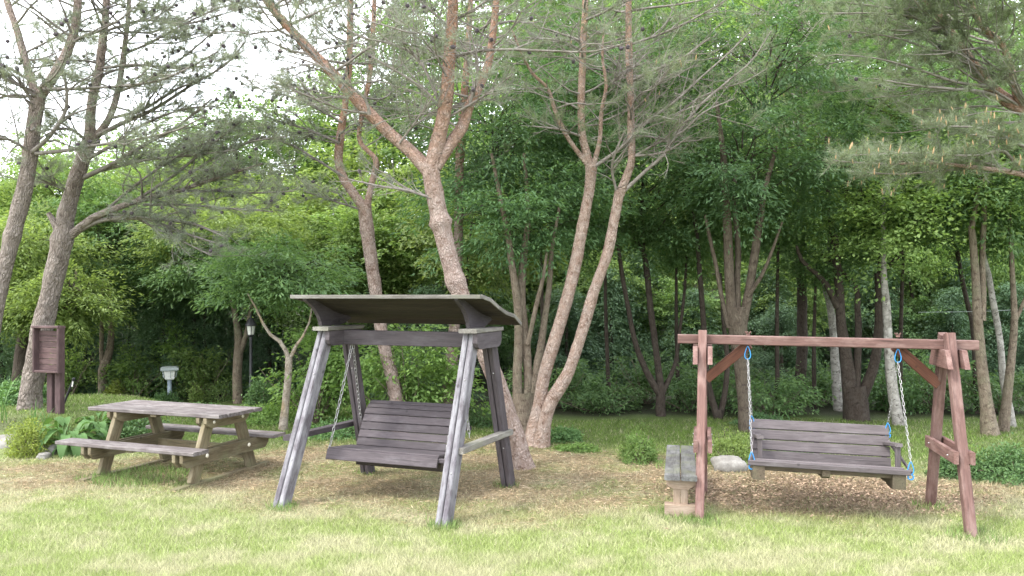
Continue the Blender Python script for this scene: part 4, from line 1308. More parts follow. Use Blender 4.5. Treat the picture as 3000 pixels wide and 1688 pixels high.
for i, (x, y, h, cz, rad, mt) in enumerate(deep):
    deep_tree(x, y, h, cz, i, mt, rad, LAB[mt.name] % ('very far ' if y > 35 else 'far ' if y > 30 else '') + ' ' + landmark(x / y * F + CX), G1)

# younger trees and tall bushes filling the wood at eye level
mid = [  # bright leaf colours stand in for sunlight through gaps in the canopy
    # pixel x, pixel y of the crown, distance, radii, material, what it is seen beside
    (1100, 800, 17.5, (1.3, 1.1, 1.0), M_BRIGHT, 'bright young tree seen above the roofed swing'),
    (1240, 690, 18.0, (1.4, 1.2, 1.1), M_LIME, 'lime young tree between the wavy pine and the leaning red pine'),
    (1400, 800, 16.5, (1.2, 1.0, .9), M_MAPLE2, 'soft green young tree beside the leaning red pine trunk'),
    (1480, 880, 18.0, (1.4, 1.2, 1.0), M_WOOD, 'mid green young tree behind the multi stemmed brown tree'),
    (1650, 900, 17.0, (1.2, 1.0, .9), M_MAPLE2, 'dusky young tree low between the two pale leaning pines'),
    (1690, 740, 18.5, (1.5, 1.2, 1.1), M_LIME, 'lime young tree framed by the two pale leaning pines'),
    (1860, 850, 17.5, (1.3, 1.1, 1.0), M_WOOD, 'mid green young tree behind the V shaped dark tree'),
    (1960, 670, 18.0, (1.5, 1.2, 1.1), M_BRIGHT, 'sunlit young tree above the near end of the red beam'),
    (2060, 860, 17.0, (1.2, 1.0, .9), M_LIME, 'lime young tree behind the top of the red swing post'),
    (2320, 760, 18.0, (1.4, 1.2, 1.1), M_WOOD, 'mid green young tree between the thick tree and the stout forked tree'),
    (2340, 930, 16.5, (1.2, 1.0, .8), M_MAPLE2, 'soft green young tree just above the red beam middle'),
    (2560, 720, 18.0, (1.3, 1.1, 1.1), M_LIME, 'lime young tree behind the forks of the stout dark tree'),
    (2700, 860, 17.0, (1.4, 1.1, 1.1), M_WOOD, 'leafy mid green tree right of the scarred birch'.replace('right of', 'just past')),
    (2780, 700, 18.0, (1.5, 1.2, 1.2), M_BRIGHT, 'sunlit young tree behind the slender leaning tree'),
    (2950, 780, 17.0, (1.4, 1.1, 1.2), M_LIME, 'lime young tree behind the white birch and twin brown stems'),
    (3080, 640, 17.0, (1.4, 1.1, 1.2), M_BRIGHT, 'bright young tree past the curving grey brown tree'),
    (1790, 800, 16.0, (.9, .8, .7), M_LIME, 'small lime tree between the bowing pale pine and the V shaped tree'),
    (1440, 980, 15.5, (.8, .7, .6), M_MAPLE2, 'low soft green tree behind the back legs of the roofed swing'),
    (2000, 930, 16.0, (.9, .8, .7), M_WOOD, 'low mid green tree behind the end of the red beam by the plank bench'),
    (2300, 870, 15.6, (.9, .8, .8), M_LIME, 'light leaved small tree over the middle of the red beam'),
    (2640, 700, 16.0, (1.0, .8, .8), M_LIME, 'pale leaved small tree around the top of the scarred birch'),
    (2700, 960, 15.4, (.8, .7, .7), M_MAPLE2, 'grey green low tree behind the blue hook at the far chain'),
    (2860, 880, 16.0, (1.0, .8, .9), M_WOOD, 'mid green tree filling the gap behind the twin brown stems'),
    (280, 900, 19.0, (1.3, 1.0, .9), M_MAPLE2, 'soft green low tree in the dark gap by the kinked brown trunk'),
    (540, 860, 19.5, (1.5, 1.1, .9), M_WOOD, 'mid green low tree above the pale garden lamp'),
    (900, 900, 16.5, (1.0, .8, .8), M_LIME, 'lime small tree right behind the front corner of the curved roof'.replace('right behind', 'just behind')),
    (1190, 215, 22.0, (1.9, 1.5, 1.5), M_WOOD, 'tall treetop showing between the orange limbs of the leaning pine'),
    (1020, 330, 21.0, (1.6, 1.3, 1.0), M_LIME, 'lime treetop behind the wavy forked pine'),
    (1330, 60, 23.0, (2.0, 1.5, 1.6), M_WOOD, 'tall mid green treetop above the leaning red pine'),
    (820, 640, 18.0, (1.5, 1.2, 1.1), M_BRIGHT, 'bright leafy tree above the small crooked tree'),
    (950, 720, 17.0, (1.3, 1.1, 1.0), M_LIME, 'lime leafy tree beside the wavy topped pine'),
    (560, 660, 17.6, (1.4, 1.2, .9), M_BRIGHT, 'pale yellow green tree under the long pine bough'),
    (30, 620, 17.0, (1.5, 1.2, 1.1), M_BRIGHT, 'yellow green tree seen past the slanting grey pine'),
    (160, 560, 18.5, (1.4, 1.2, 1.0), M_LIME, 'lime tree seen between the two grey pines'),
    (420, 480, 20.0, (1.8, 1.4, 1.1), M_LIME, 'tall lime tree whose top meets the pale sky'),
    (700, 430, 21.0, (1.8, 1.4, 1.2), M_WOOD, 'mid green treetop against the sky above the pine bough'),
]
for i, (px, py, d, rad, mt, lab) in enumerate(mid):
    if px > 1350:                              # the wood opens behind its first row of trees
        d = d * 1.12 + 1.9; rad = tuple(q * 1.35 for q in rad)
    z = CAM_H - (py - HY) / F * d; x = (px - CX) / F * d
    deep_tree(x, d, z - gzf(x, d), z - gzf(x, d), 60 + i, mt, rad, lab, None, 'young_tree')

# --- the wood on the slope, one mass
def build_wood_mass():
    rng = np.random.default_rng(77)
    n = 2000
    x = rng.uniform(-34, 40, n); y = 22 + 38 * rng.random(n) ** 1.3
    top = gz(x, y) + np.where(x < -1, 4.2, 7.0) * (.6 + .6 * fbm(x * .3, y * .3))
    z = gz(x, y) + (top - gz(x, y)) * rng.random(n) ** .6
    c = np.stack([x, y, z], 1)
    o = unit(np.stack([rng.normal(0, 1, n), -np.abs(rng.normal(1, .6, n)), rng.random(n)], 1))
    L = rng.uniform(.9, 1.8, n)
    v, f = spray_leaves(rng, c, o, 50, L, L * .7, .22, .14, .35, .5)
    ob = part('woodland', np_mesh('woodland', v, f, M_WOOD), None)
    ob['kind'] = 'stuff'; ob['label'] = 'dense leafy woodland covering the slope behind the garden'
build_wood_mass()

# --- dark understory: small conifers and shade bushes
def fir_mesh(seed, mat):
    key = ('fir', seed, mat.name)
    if key in _cr: return _cr[key]
    rng = np.random.default_rng(seed + 300)
    n = 170
    z = rng.random(n) ** 1.3; a = rng.random(n) * 2 * np.pi
    r = (1 - z * .85) * (.45 + .55 * rng.random(n))
    c = np.stack([r * np.cos(a), r * np.sin(a), z * 2.2 + .1], 1)
    d = np.stack([np.cos(a), np.sin(a), np.full(n, -.1)], 1)
    L = rng.uniform(.22, .42, n)
    v, f = spray_leaves(rng, c, d, 90, L, L * .6, .075, .022, .35, .4)
    _cr[key] = np_mesh('foliage', v, f, mat)
    return _cr[key]

def fir(x, y, s, hs, rot, seed, lab, grp=None):
    g = gzf(x, y)
    t = thing('conifer', (x, y, g), lab, 'conifer', grp)
    v, f, uv = stem_tube(np.array([[x, y, g - .05, .05], [x, y, g + hs * 1.2, .035], [x, y, g + hs * 2.2, .01]]), 6, .4, .05)
    part('trunk', np_mesh('trunk', v, f, M_DARKBARK, uv=uv, smooth=True), t)
    foliage(t, fir_mesh(seed % 3 if x > -1 else seed % 2, M_DARKFIR if x > -1 or seed % 3 == 0 else M_FIRBRIGHTENED), (x, y, g), rot, (s, s, hs))

G2 = 'dark conifers in the shade under the trees'
for i, (px, d, s, hs) in enumerate([(380, 17.6, .9, .85), (480, 17.2, 1.0, .95), (600, 17.6, 1.0, 1.0), (790, 17.2, .9, .8), (690, 18.4, 1.2, 1.1), (540, 19, 1.2, 1.15), (250, 18.2, 1.1, .95), (120, 18.0, 1.1, 1.0),
                                    (960, 17.0, 1.1, .9), (1420, 15.4, 1.0, .95), (1660, 15.4, 1.1, .85), (1790, 16.0, 1.1, 1.0), (1720, 15.0, .8, .55), (2030, 15.8, 1.0, .85), (2290, 14.9, .9, .70), (2380, 15.3, 1.0, .8),
                                    (2240, 16.0, 1.1, 1.0), (2560, 16.4, 1.2, 1.05), (2700, 15.8, 1.0, .9), (2790, 15.2, .9, .85), (2830, 16.4, 1.1, 1.1), (2690, 17.5, 1.2, 1.2), (2960, 15.4, 1.0, .9), (3080, 15.2, 1.0, 1.0),
                                    (1570, 16.0, 1.0, .9), (1870, 17.0, 1.2, 1.2), (-40, 16.6, 1.0, .9), (1250, 16.2, 1.0, .9), (1080, 17.6, 1.0, 1.0), (2440, 17.4, 1.2, 1.2), (2130, 17.4, 1.2, 1.2)]):
    if px > 1350:
        if i % 3 == 0: continue
        d = d + 3.2; hs *= 1.05
    fir((px - CX) / F * d, d, s * 1.1, hs * 1.15, i * 1.3, i, ('tall' if hs > 1.1 else 'middling' if hs > .97 else 'low') + ' dark evergreen in the shade ' + landmark(px), G2)

# ------------------------------------------------------------------ bushes, shrubs, herbs
def bush_mesh(seed, radii, mat, n_leaf, leaf, up=.5, twig=True):
    rng = np.random.default_rng(seed + 500)
    d = unit(rng.normal(0, 1, (n_leaf, 3))); d[:, 2] = np.abs(d[:, 2])
    lump = fbm(d[:, 0] * 2.6 + 9 + seed, d[:, 1] * 2.6 + d[:, 2] * 2 + 9, 3)
    r = (.50 + .50 * rng.random(n_leaf) ** .6) * (.45 + 1.05 * lump) * np.where(rng.random(n_leaf) < .04, 1.25, 1)
    c = d * r[:, None] * np.array(radii)
    ax = d * .6 + rng.normal(0, .6, (n_leaf, 3)); nn = d + np.array([0, 0, up]) + rng.normal(0, .5, (n_leaf, 3))
    v, f = leaves(c, ax, nn, leaf[0] * rng.uniform(.6, 1.3, n_leaf), leaf[1] * rng.uniform(.6, 1.3, n_leaf))
    return np_mesh('foliage', v, f, mat)

def bush(name, p, radii, mat, n, leaf, lab, seed, cat='bush', grp=None, stems=10, sm=M_BROWNBARK, rot=0.):
    g = gzf(p[0], p[1])
    t = thing(name, (p[0], p[1], g), lab, cat, grp)
    o = part('foliage', bush_mesh(seed, radii, mat, n, leaf), t, Matrix.Translation((p[0], p[1], g)) @ Matrix.Rotation(rot, 4, 'Z')); o['kind'] = 'stuff'
    rng = np.random.default_rng(seed)
    d = unit(rng.normal(0, 1, (stems, 3))); d[:, 2] = np.abs(d[:, 2]) + .3
    e = d * np.array(radii) * .8
    ts = np.linspace(0, 1, 4)[None, :, None]
    pts = e[:, None] * ts + rng.normal(0, .02, (stems, 4, 3)) * ts + np.array([p[0], p[1], g - .02])
    v, f = twig_arrays(pts, np.tile(np.linspace(.010, .003, 4), (stems, 1)))
    o = part('stems', np_mesh('stems', v, f, sm), t); o['kind'] = 'stuff'
    return t

def gp(x, y):
    """ground point seen at pixel (x, y), flat ground"""
    d = F * CAM_H / (y - HY); return ((x - CX) / F * d, d)

def airy_bush(p, radii, mat, n, lab, seed, leaf=(.09, .045)):
    g = gzf(p[0], p[1])
    t = thing('leafy_bush', (p[0], p[1], g), lab, 'bush')
    foliage(t, crown_mesh('airy', seed, radii, mat, n_spray=n, n_leaf=46, leaf=leaf, spray=(.22, .42), droop=.3, jit=.5, hollow=.2), (p[0], p[1], g + radii[2] * .95))
    rng = np.random.default_rng(seed); k = 16
    e = np.stack([rng.normal(0, .6, k) * radii[0], rng.normal(0, .6, k) * radii[1], rng.uniform(.8, 1.8, k) * radii[2]], 1)
    ts = np.linspace(0, 1, 5)[None, :, None]
    pts = e[:, None] * ts * np.array([1, 1, 1]) + rng.normal(0, .03, (k, 5, 3)) * ts + np.array([p[0], p[1], g - .03])
    v, f = twig_arrays(pts, np.tile(np.linspace(.014, .004, 5), (k, 1)))
    o = part('stems', np_mesh('stems', v, f, M_BROWNBARK), t); o['kind'] = 'stuff'

q = P(1230, 1180, 12.0)
airy_bush((q.x - .25, 12.6), (1.0, .5, .95), M_BUSH, 120, 'tall bright green bush behind the roofed swing seat, between two pine trunks', 51)
q = P(960, 1180, 13.0)
airy_bush((q.x - .3, 13.4), (.95, .6, .85), M_BUSH, 100, 'mid green bush beyond the roofed swing, next to the small crooked tree', 52)
bush('round_shrub', gp(1872, 1350), (.29, .28, .40), M_BUSH, 3200, (.045, .013), 'round fine leaved green shrub on the lawn near the plank bench', 53, 'shrub')
x, y = gp(2135, 1358); bush('low_hedge', (x + .03, y + .05), (.46, .22, .42), M_BRIGHT, 3600, (.034, .018), 'low clipped green hedge above the pale boulder', 54, 'hedge')
x, y = gp(2330, 1340); bush('low_hedge', (x, y), (.35, .24, .15), M_SHRUB, 2400, (.034, .018), 'low green plants behind the back of the hanging bench', 55, 'plant')
bush('dark_shrub', gp(2800, 1395), (.36, .30, .30), M_SHRUB, 4600, (.040, .018), 'dark green shrub growing between the splayed legs of the red swing', 56, 'shrub')
bush('dark_shrub', gp(2960, 1405), (.55, .40, .40), M_SHRUB, 6500, (.042, .018), 'wide dark green shrub beside the outer leg of the red swing', 57, 'shrub')
x, y = gp(1625, 1290); bush('ground_cover', (x + .15, y), (.28, .35, .20), M_SHRUB, 2600, (.040, .024), 'patch of dark low leaves at the foot of the pale pines', 58, 'plant')
x, y = gp(1690, 1322); bush('ground_cover', (x, y), (.34, .18, .11), M_BUSH, 1800, (.036, .020), 'trailing strip of small green leaves on the lawn past the pines', 59, 'plant')
x, y = gp(2230, 1250); bush('ground_cover', (x, y + .2), (.45, .3, .2), M_MAPLE, 2200, (.05, .024), 'shaded green plants at the foot of the thick many stemmed tree', 60, 'plant')
bush('golden_shrub', (P(80, 1300, 10.6).x, 10.62), (.27, .22, .50), M_GOLD, 4200, (.034, .016), 'golden green dwarf shrub among the rocks by the notice board', 61, 'shrub')
q = P(340, 1175, 16.2); bush('golden_shrub', (q.x, 16.2), (.24, .22, .42), M_GOLD, 2200, (.05, .026), 'small yellow green shrub behind the picnic table, by the crooked brown trunk', 62, 'shrub')
q = P(560, 1195, 15.6); bush('fern', (q.x - .5, 15.6), (.30, .26, .26), M_SHRUB, 1500, (.075, .02), 'fern like plant at the foot of the pale garden lamp', 63, 'fern')
q = P(580, 1195, 16); bush('shade_plant', (q.x, 15.9), (.15, .15, .42), M_BRIGHT, 500, (.06, .034), 'single yellow green sapling behind the table in the shade', 64, 'plant')
q = P(760, 1240, 13.4); bush('shade_plant', (q.x, 13.5), (.7, .4, .30), M_BUSH, 3600, (.05, .026), 'bed of bright low plants between the table bench and the crooked tree', 65, 'plant')
q = P(560, 1240, 13.2); bush('shade_plant', (q.x, 13.3), (.9, .4, .22), M_SHRUB, 4200, (.055, .024), 'green ground plants seen under the picnic table top', 66, 'plant')
q = P(1000, 1260, 12.2); bush('shade_plant', (q.x, 12.2), (.7, .4, .24), M_SHRUB, 3000, (.05, .024), 'dark green plants under the arm rail of the roofed swing', 67, 'plant')
q = P(20, 1200, 12.2); bush('shade_plant', (q.x, 12.6), (.6, .4, .34), M_SHRUB, 3200, (.07, .03), 'dark leafy plants at the foot of the leaning grey pine', 68, 'plant')
q = P(330, 1290, 10.9); bush('shade_plant', (q.x, 11.6), (.5, .4, .22), M_SHRUB, 2200, (.06, .022), 'loose green herbs between the hosta and the picnic table', 69, 'plant')
q = P(1420, 1230, 13); bush('shade_plant', (q.x, 13.2), (.5, .4, .3), M_SHRUB, 2000, (.05, .026), 'small green plants behind the back leg of the roofed swing', 70, 'plant')
q = P(640, 1180, 16.2); bush('shade_plant', (q.x, 16.4), (.45, .3, .42), M_LIME, 1300, (.05, .024), 'sparse tall weeds in front of the dark conifers by the lamp post', 71, 'plant')
q = P(780, 1150, 15.2); bush('shade_plant', (q.x, 15.0), (.40, .35, .62), M_SHRUB, 2600, (.05, .028), 'leafy bush directly behind the small crooked tree', 72, 'bush')
for i, (px, d, rx, rz, lab) in enumerate([(1180, 14.6, .9, 1.0, 'dark bush in the shade behind the tall bright bush'), (2020, 14.9, .8, .75, 'dark glossy bush under the slim V shaped tree'),
        (2740, 14.8, .9, .8, 'dark bush in the shade behind the splayed red legs'), (2600, 14.9, .4, .55, 'small pale leaved bush beside the stout forked tree'),
        (1760, 14.8, .8, .5, 'low dark bush at the lawn edge behind the pale pines'), (2250, 14.3, .8, .62, 'layered dark bush at the lawn edge behind the hanging bench'),
        (2400, 15.6, .9, .7, 'dark bush between the layered bush and the stout forked tree'), (2120, 15.4, .8, .8, 'dark bush behind the thick many stemmed tree'),
        (1620, 15.2, .9, .8, 'dark bush framed by the bases of the leaning pines'), (1890, 15.8, .9, .9, 'dark bush behind the trunk of the V shaped tree'),
        (2680, 15.6, .8, .9, 'dark bush just past the scarred birch'), (2920, 14.6, .8, .7, 'dark bush behind the twin brown stems')]):
    airy_bush(((px - CX) / F * d, d), (rx, .6, rz * .62), M_MAPLE2 if i != 3 else M_SHRUB, 70, lab, 80 + i % 3, (.085, .034))

for i, (px, d, rx, rz, lab) in enumerate([(395, 16.4, .75, .55, 'mid green bush under the trees near the crooked brown trunk'), (600, 16.6, .8, .6, 'mid green bush between the garden lamp and the lamp post'),
        (520, 17.0, .7, .8, 'leafy bush in the shade right behind the garden lamp'.replace('right behind', 'just behind')), (200, 16.6, .8, .6, 'mid green bush in the shade past the notice board')]):
    airy_bush(((px - CX) / F * d, d), (rx, .5, rz), M_BUSH if i % 2 == 0 else M_LIME, 46, lab, 90 + i % 2, (.085, .04))

def build_hosta(px, py, d, s, lab, seed):
    rng = np.random.default_rng(seed)
    p = P(px, py, d); g = gzf(p.x, d)
    t = thing('hosta_plant', (p.x, d, g), lab, 'plant')
    for i in range(34):
        a = rng.random() * 2 * math.pi; el = rng.uniform(.35, 1.15)
        L = s * rng.uniform(.20, .32); w = L * .42; stalk = s * rng.uniform(.10, .30)
        b0 = np.array([p.x, d, g]); dr = np.array([math.cos(a) * math.cos(el), math.sin(a) * math.cos(el), math.sin(el)])
        b = b0 + dr * stalk
        side = np.array([-math.sin(a), math.cos(a), 0])
        v = []; k = 6
        for j in range(k + 1):
            q = j / k
            e2 = el - q * 1.3
            c = b + np.array([math.cos(a) * math.cos(e2), math.sin(a) * math.cos(e2), math.sin(e2)]) * L * q
            hw = w / 2 * math.sin(math.pi * min(1, q * .93 + .05)) ** .75
            v += [c - side * hw + [0, 0, hw * .35], c, c + side * hw + [0, 0, hw * .35]]
        f = []
        for j in range(k):
            f += [(3 * j, 3 * j + 1, 3 * j + 4, 3 * j + 3), (3 * j + 1, 3 * j + 2, 3 * j + 5, 3 * j + 4)]
        n = len(v); v += [b0 + side * .004, b0 - side * .004, b + side * .004, b - side * .004]
        f.append((n, n + 1, n + 3, n + 2))
        part('leaf', py_mesh('leaf', v, f, M_HOSTA, True), t)
build_hosta(205, 1265, 10.95, 1.25, 'broad leaved hosta clump in front of the notice board posts', 5)
build_hosta(285, 1255, 11.35, .9, 'smaller hosta clump with narrow arching leaves near the table end', 6)

def build_blades(px, py, d, n, h, lab, seed, name='iris_plant', w=.018):
    rng = np.random.default_rng(seed)
    p = P(px, py, d); g = gzf(p.x, d)
    t = thing(name, (p.x, d, g), lab, 'plant')
    for i in range(n):
        a = rng.random() * 2 * math.pi; L = h * rng.uniform(.6, 1.1); b0 = np.array([p.x + rng.normal(0, .05), d + rng.normal(0, .05), g])
        bend = rng.uniform(.1, .8); v = []; k = 6
        side = np.array([-math.sin(a), math.cos(a), 0])
        for j in range(k + 1):
            q = j / k
            c = b0 + np.array([math.cos(a) * bend * L * q * q, math.sin(a) * bend * L * q * q, L * (q - .35 * bend * q * q)])
            hw = w / 2 * (1 - q ** 2) + .001
            v += [c - side * hw, c + side * hw]
        part('leaf', py_mesh('leaf', v, [(2 * j, 2 * j + 1, 2 * j + 3, 2 * j + 2) for j in range(k)], M_HOSTA, True), t)
build_blades(188, 1285, 10.7, 12, .62, 'upright blade leaved plant growing through the hosta', 7)
build_blades(118, 1240, 11.2, 9, .45, 'thin arching blade leaves beside the pine base', 8, w=.014)
build_blades(8, 1200, 11.2, 6, .85, 'tall thin weed stalks beside the leaning pine', 9, 'tall_weed', .013)
build_blades(290, 1165, 16.2, 14, .35, 'arching pale green grass tuft behind the table', 10, 'grass_tuft', .02)

# ------------------------------------------------------------------ pines
class PineCrown:
    """collects twigs, needle tufts, cones and candles of one pine"""
    def __init__(s, seed, tm=None):
        s.tm = tm or M_TWIG; s.rng = np.random.default_rng(seed); s.tw = []; s.tr = []; s.tp = []; s.td = []; s.big = []; s.cones = []; s.cand = []

    def twig(s, pts, r0, r1):
        s.tw.append(pts); s.tr.append(np.linspace(r0, r1, len(pts)))

    def branch(s, pts, needles=1., twigs=1., cones=0., candles=0., tl=(.25, .6), start=.3, drawn=False, sub=3, bare_to=0., second=0):
        """pts (n,4): a bough; puts side twigs, sub twigs and tufts on it"""
        rng = s.rng
        q = catmull(pts, .09)
        if not drawn: s.big.append(q)
        t = unit(np.gradient(q[:, :3], axis=0)); n = len(q)
        for _ in range(second):                # boughs of second order
            f = rng.uniform(max(start, .2), .92); p = q[int(f * (n - 1))]; tt = t[int(f * (n - 1))]
            sd = unit(np.cross(tt, np.array([0, 0, 1.])) + 1e-6) * rng.choice([-1, 1])
            d = unit(tt * rng.uniform(.5, 1.) + sd * rng.uniform(.3, .9) + np.array([0, 0, rng.normal(.12, .28)]))
            l = rng.uniform(.5, 1.25) * (1.15 - .6 * f); r0 = max(.005, p[3] * .55)
            pp = [np.array([*p[:3], r0])]
            for j in range(4):
                d = unit(d + rng.normal(0, .17, 3)); pp.append(np.array([*(pp[-1][:3] + d * l / 4), r0 * (1 - .16 * (j + 1))]))
            s.branch(np.array(pp), needles=needles, twigs=twigs, cones=cones * .8, candles=candles, tl=(.16, .42), start=.12, sub=2)
        sgn = 1
        for i in range(int(n * start), n):
            if rng.random() > .78 * twigs: continue
            f = i / n; sgn = -sgn
            side = unit(np.cross(t[i], np.array([0, 0, 1.])) + 1e-6)
            dr = unit(t[i] * rng.uniform(.35, .9) + side * sgn * rng.uniform(.4, 1.) + np.array([0, 0, rng.normal(.12, .3)]))
            L = rng.uniform(*tl) * (1.05 - .55 * f)
            b = q[i, :3]
            k = 4; ts = np.linspace(0, 1, k)[:, None]
            curl = rng.normal(0, .16, 3) * L
            pp = b + dr * L * ts + curl * ts ** 2
            s.twig(pp, max(.0035, q[i, 3] * .45), .0022)
            live = needles > 0 and f > bare_to and rng.random() < needles
            for j in range(sub):
                u = rng.uniform(.3, 1.0)
                c = b + dr * L * u + curl * u * u
                d2 = unit(dr * .7 + rng.normal(0, .55, 3) + np.array([0, 0, .15]))
                l2 = rng.uniform(.08, .24)
                c2 = np.linspace(0, 1, 4)[:, None]
                s.twig(c + d2 * l2 * c2 + rng.normal(0, .06, 3) * l2 * c2 ** 2, .0026, .0018)
                if live:
                    for w in (.35, .7, 1.0):
                        s.tp.append(c + d2 * l2 * w); s.td.append(d2)
                if rng.random() < cones * .35: s.cones.append(c + d2 * l2 * .6 + np.array([0, 0, -.01]))
                if live and rng.random() < candles: s.cand.append(c + d2 * l2)
            if live:
                for u in (.35, .5, .65, .8, .9, 1.):
                    s.tp.append(b + dr * L * u + curl * u * u); s.td.append(dr)
            if rng.random() < cones * .4: s.cones.append(b + dr * L * rng.uniform(.4, 1.))
        if needles > 0:
            s.tp.append(q[-1, :3]); s.td.append(t[-1])

    def boughs(s, limb, n, L=(1., 2.2), el=(.0, .5), zmin=2.5, az=None, r=(.010, .022), **k):
        """random boughs from a limb (n,4)"""
        rng = s.rng
        q = catmull(limb, .1); q = q[q[:, 2] > zmin]
        if len(q) < 3: return
        for i in range(n):
            p = q[rng.integers(0, len(q))]
            a = rng.random() * 2 * np.pi if az is None else rng.uniform(*az)
            e = rng.uniform(*el); l = rng.uniform(*L); r0 = min(p[3] * .5, rng.uniform(*r))
            d = np.array([np.cos(a) * np.cos(e), np.sin(a) * np.cos(e), np.sin(e)])
            pts = [np.array([*p[:3], r0])]; m = 6
            for j in range(m):
                d = unit(d + rng.normal(0, .16, 3) + np.array([0, 0, .03]))
                pts.append(np.array([*(pts[-1][:3] + d * l / m), r0 * (1 - .75 * (j + 1) / m)]))
            s.branch(np.array(pts), **k)

    def finish(s, t, needle_mat, K=10, NL=.105, NW=.0042, max_cones=150):
        rng = s.rng
        if s.big:
            arr = [tube_arrays(q[:, :3], np.maximum(q[:, 3], .003), 5, 0) for q in s.big]
            v, f, uv = join_arrays(arr)
            o = part('boughs', np_mesh('boughs', v, f, s.tm, uv=uv, smooth=True), t); o['kind'] = 'stuff'
        if s.tw:
            v, f = twig_arrays(np.array(s.tw), np.array(s.tr))
            o = part('twigs', np_mesh('twigs', v, f, s.tm), t); o['kind'] = 'stuff'
        if s.tp:
            p = np.repeat(np.array(s.tp), K, 0); d = np.repeat(np.array(s.td), K, 0); n = len(p)
            nd = unit(d * rng.uniform(.2, 1.1, (n, 1)) + unit(rng.normal(0, 1, (n, 3))) * .75 + np.array([0, 0, .12]))
            b = p - d * rng.uniform(0, .09, (n, 1))
            sd = unit(np.cross(nd, rng.normal(0, 1, (n, 3)))) * NW / 2
            tip = b + nd * NL * rng.uniform(.65, 1.15, (n, 1))
            v = np.stack([b - sd, b + sd, tip], 1).reshape(-1, 3)
            o = part('needles', np_mesh('needles', v, np.arange(3 * n).reshape(-1, 3), needle_mat), t); o['kind'] = 'stuff'
        if s.cones:
            k = rng.permutation(len(s.cones))[:max_cones]
            for i in k:
                m = Matrix.Translation(Vector(s.cones[i])) @ Matrix.Rotation(rng.random() * 6, 4, 'Z') @ Matrix.Rotation(rng.random() * 2, 4, 'X')
                part('pine_cone', CONE, t, m)
        for c in s.cand[:160]:
            part('candle', CANDLE, t, Matrix.Translation(Vector(c)) @ Matrix.Rotation(rng.normal(0, .15), 4, 'X') @ Matrix.Rotation(rng.normal(0, .15), 4, 'Y') @ Matrix.Scale(rng.uniform(.45, .95), 4))

def cone_mesh():
    v = []; f = []
    prof = [(.010, -.030), (.024, -.018), (.020, -.010), (.027, -.002), (.021, .008), (.020, .014), (.004, .028)]
    n = 6
    for j, (r, z) in enumerate(prof):
        for i in range(n):
            a = 2 * math.pi * (i + .5 * (j % 2)) / n
            v.append((r * math.cos(a), r * math.sin(a), z))
    for j in range(len(prof) - 1):
        for i in range(n):
            f.append((j * n + i, j * n + (i + 1) % n, (j + 1) * n + (i + 1) % n, (j + 1) * n + i))
    return py_mesh('pine_cone', v, f, M_CONE)
CONE = cone_mesh()
CANDLE = py_mesh('candle', [(r * math.cos(a), r * math.sin(a), z) for r, z in ((.006, 0), (.011, .03), (.010, .06), (.001, .10)) for a in (0, 1.257, 2.513, 3.77, 5.027)],
                 [(j * 5 + i, j * 5 + (i + 1) % 5, (j + 1) * 5 + (i + 1) % 5, (j + 1) * 5 + i) for j in range(3) for i in range(5)], M_CANDLE)

def pine(trunk, limbs, mat, lab, bumps=(), seed=0, n=14):
    """trunk and limbs as (n,4) arrays"""
    q = catmull(trunk, .05)
    for z, h, w in bumps:                      # old branch whorls swell the trunk
        q[:, 3] *= 1 + h * np.exp(-((q[:, 2] - z) / w) ** 2)
    b = q[0]
    foot = np.exp(-np.maximum(q[:, 2] - b[2], 0) / .14) * .13
    q[:, 3] *= 1 + foot
    t = thing('pine_tree', b[:3], lab, 'pine tree')
    v, f, uv = tube_arrays(q[:, :3], q[:, 3], n + 6, .13, seed)
    part('trunk', np_mesh('trunk', v, f, mat, uv=uv, smooth=True), t)
    for i, l in enumerate(limbs):
        v, f, uv = stem_tube(l, 10, .07, .12, seed + i)
        part('limb', np_mesh('limb', v, f, mat, uv=uv, smooth=True), t)
    return t

def stubs(t, limb, n, seed, mat=M_TWIG):
    """short pale stumps of shed twigs"""
    rng = np.random.default_rng(seed); q = catmull(limb, .05); m = len(q)
    i = rng.integers(0, m, n); a = unit(rng.normal(0, 1, (n, 3)))
    p = q[i, :3] + a * q[i, 3:4] * .9
    ts = np.linspace(0, 1, 3)[None, :, None]
    v, f = twig_arrays(p[:, None] + a[:, None] * ts * .035, np.tile(np.array([.008, .006, .004]), (n, 1)))
    o = part('twig_stubs', np_mesh('twig_stubs', v, f, M_CAP), t); o['kind'] = 'stuff'

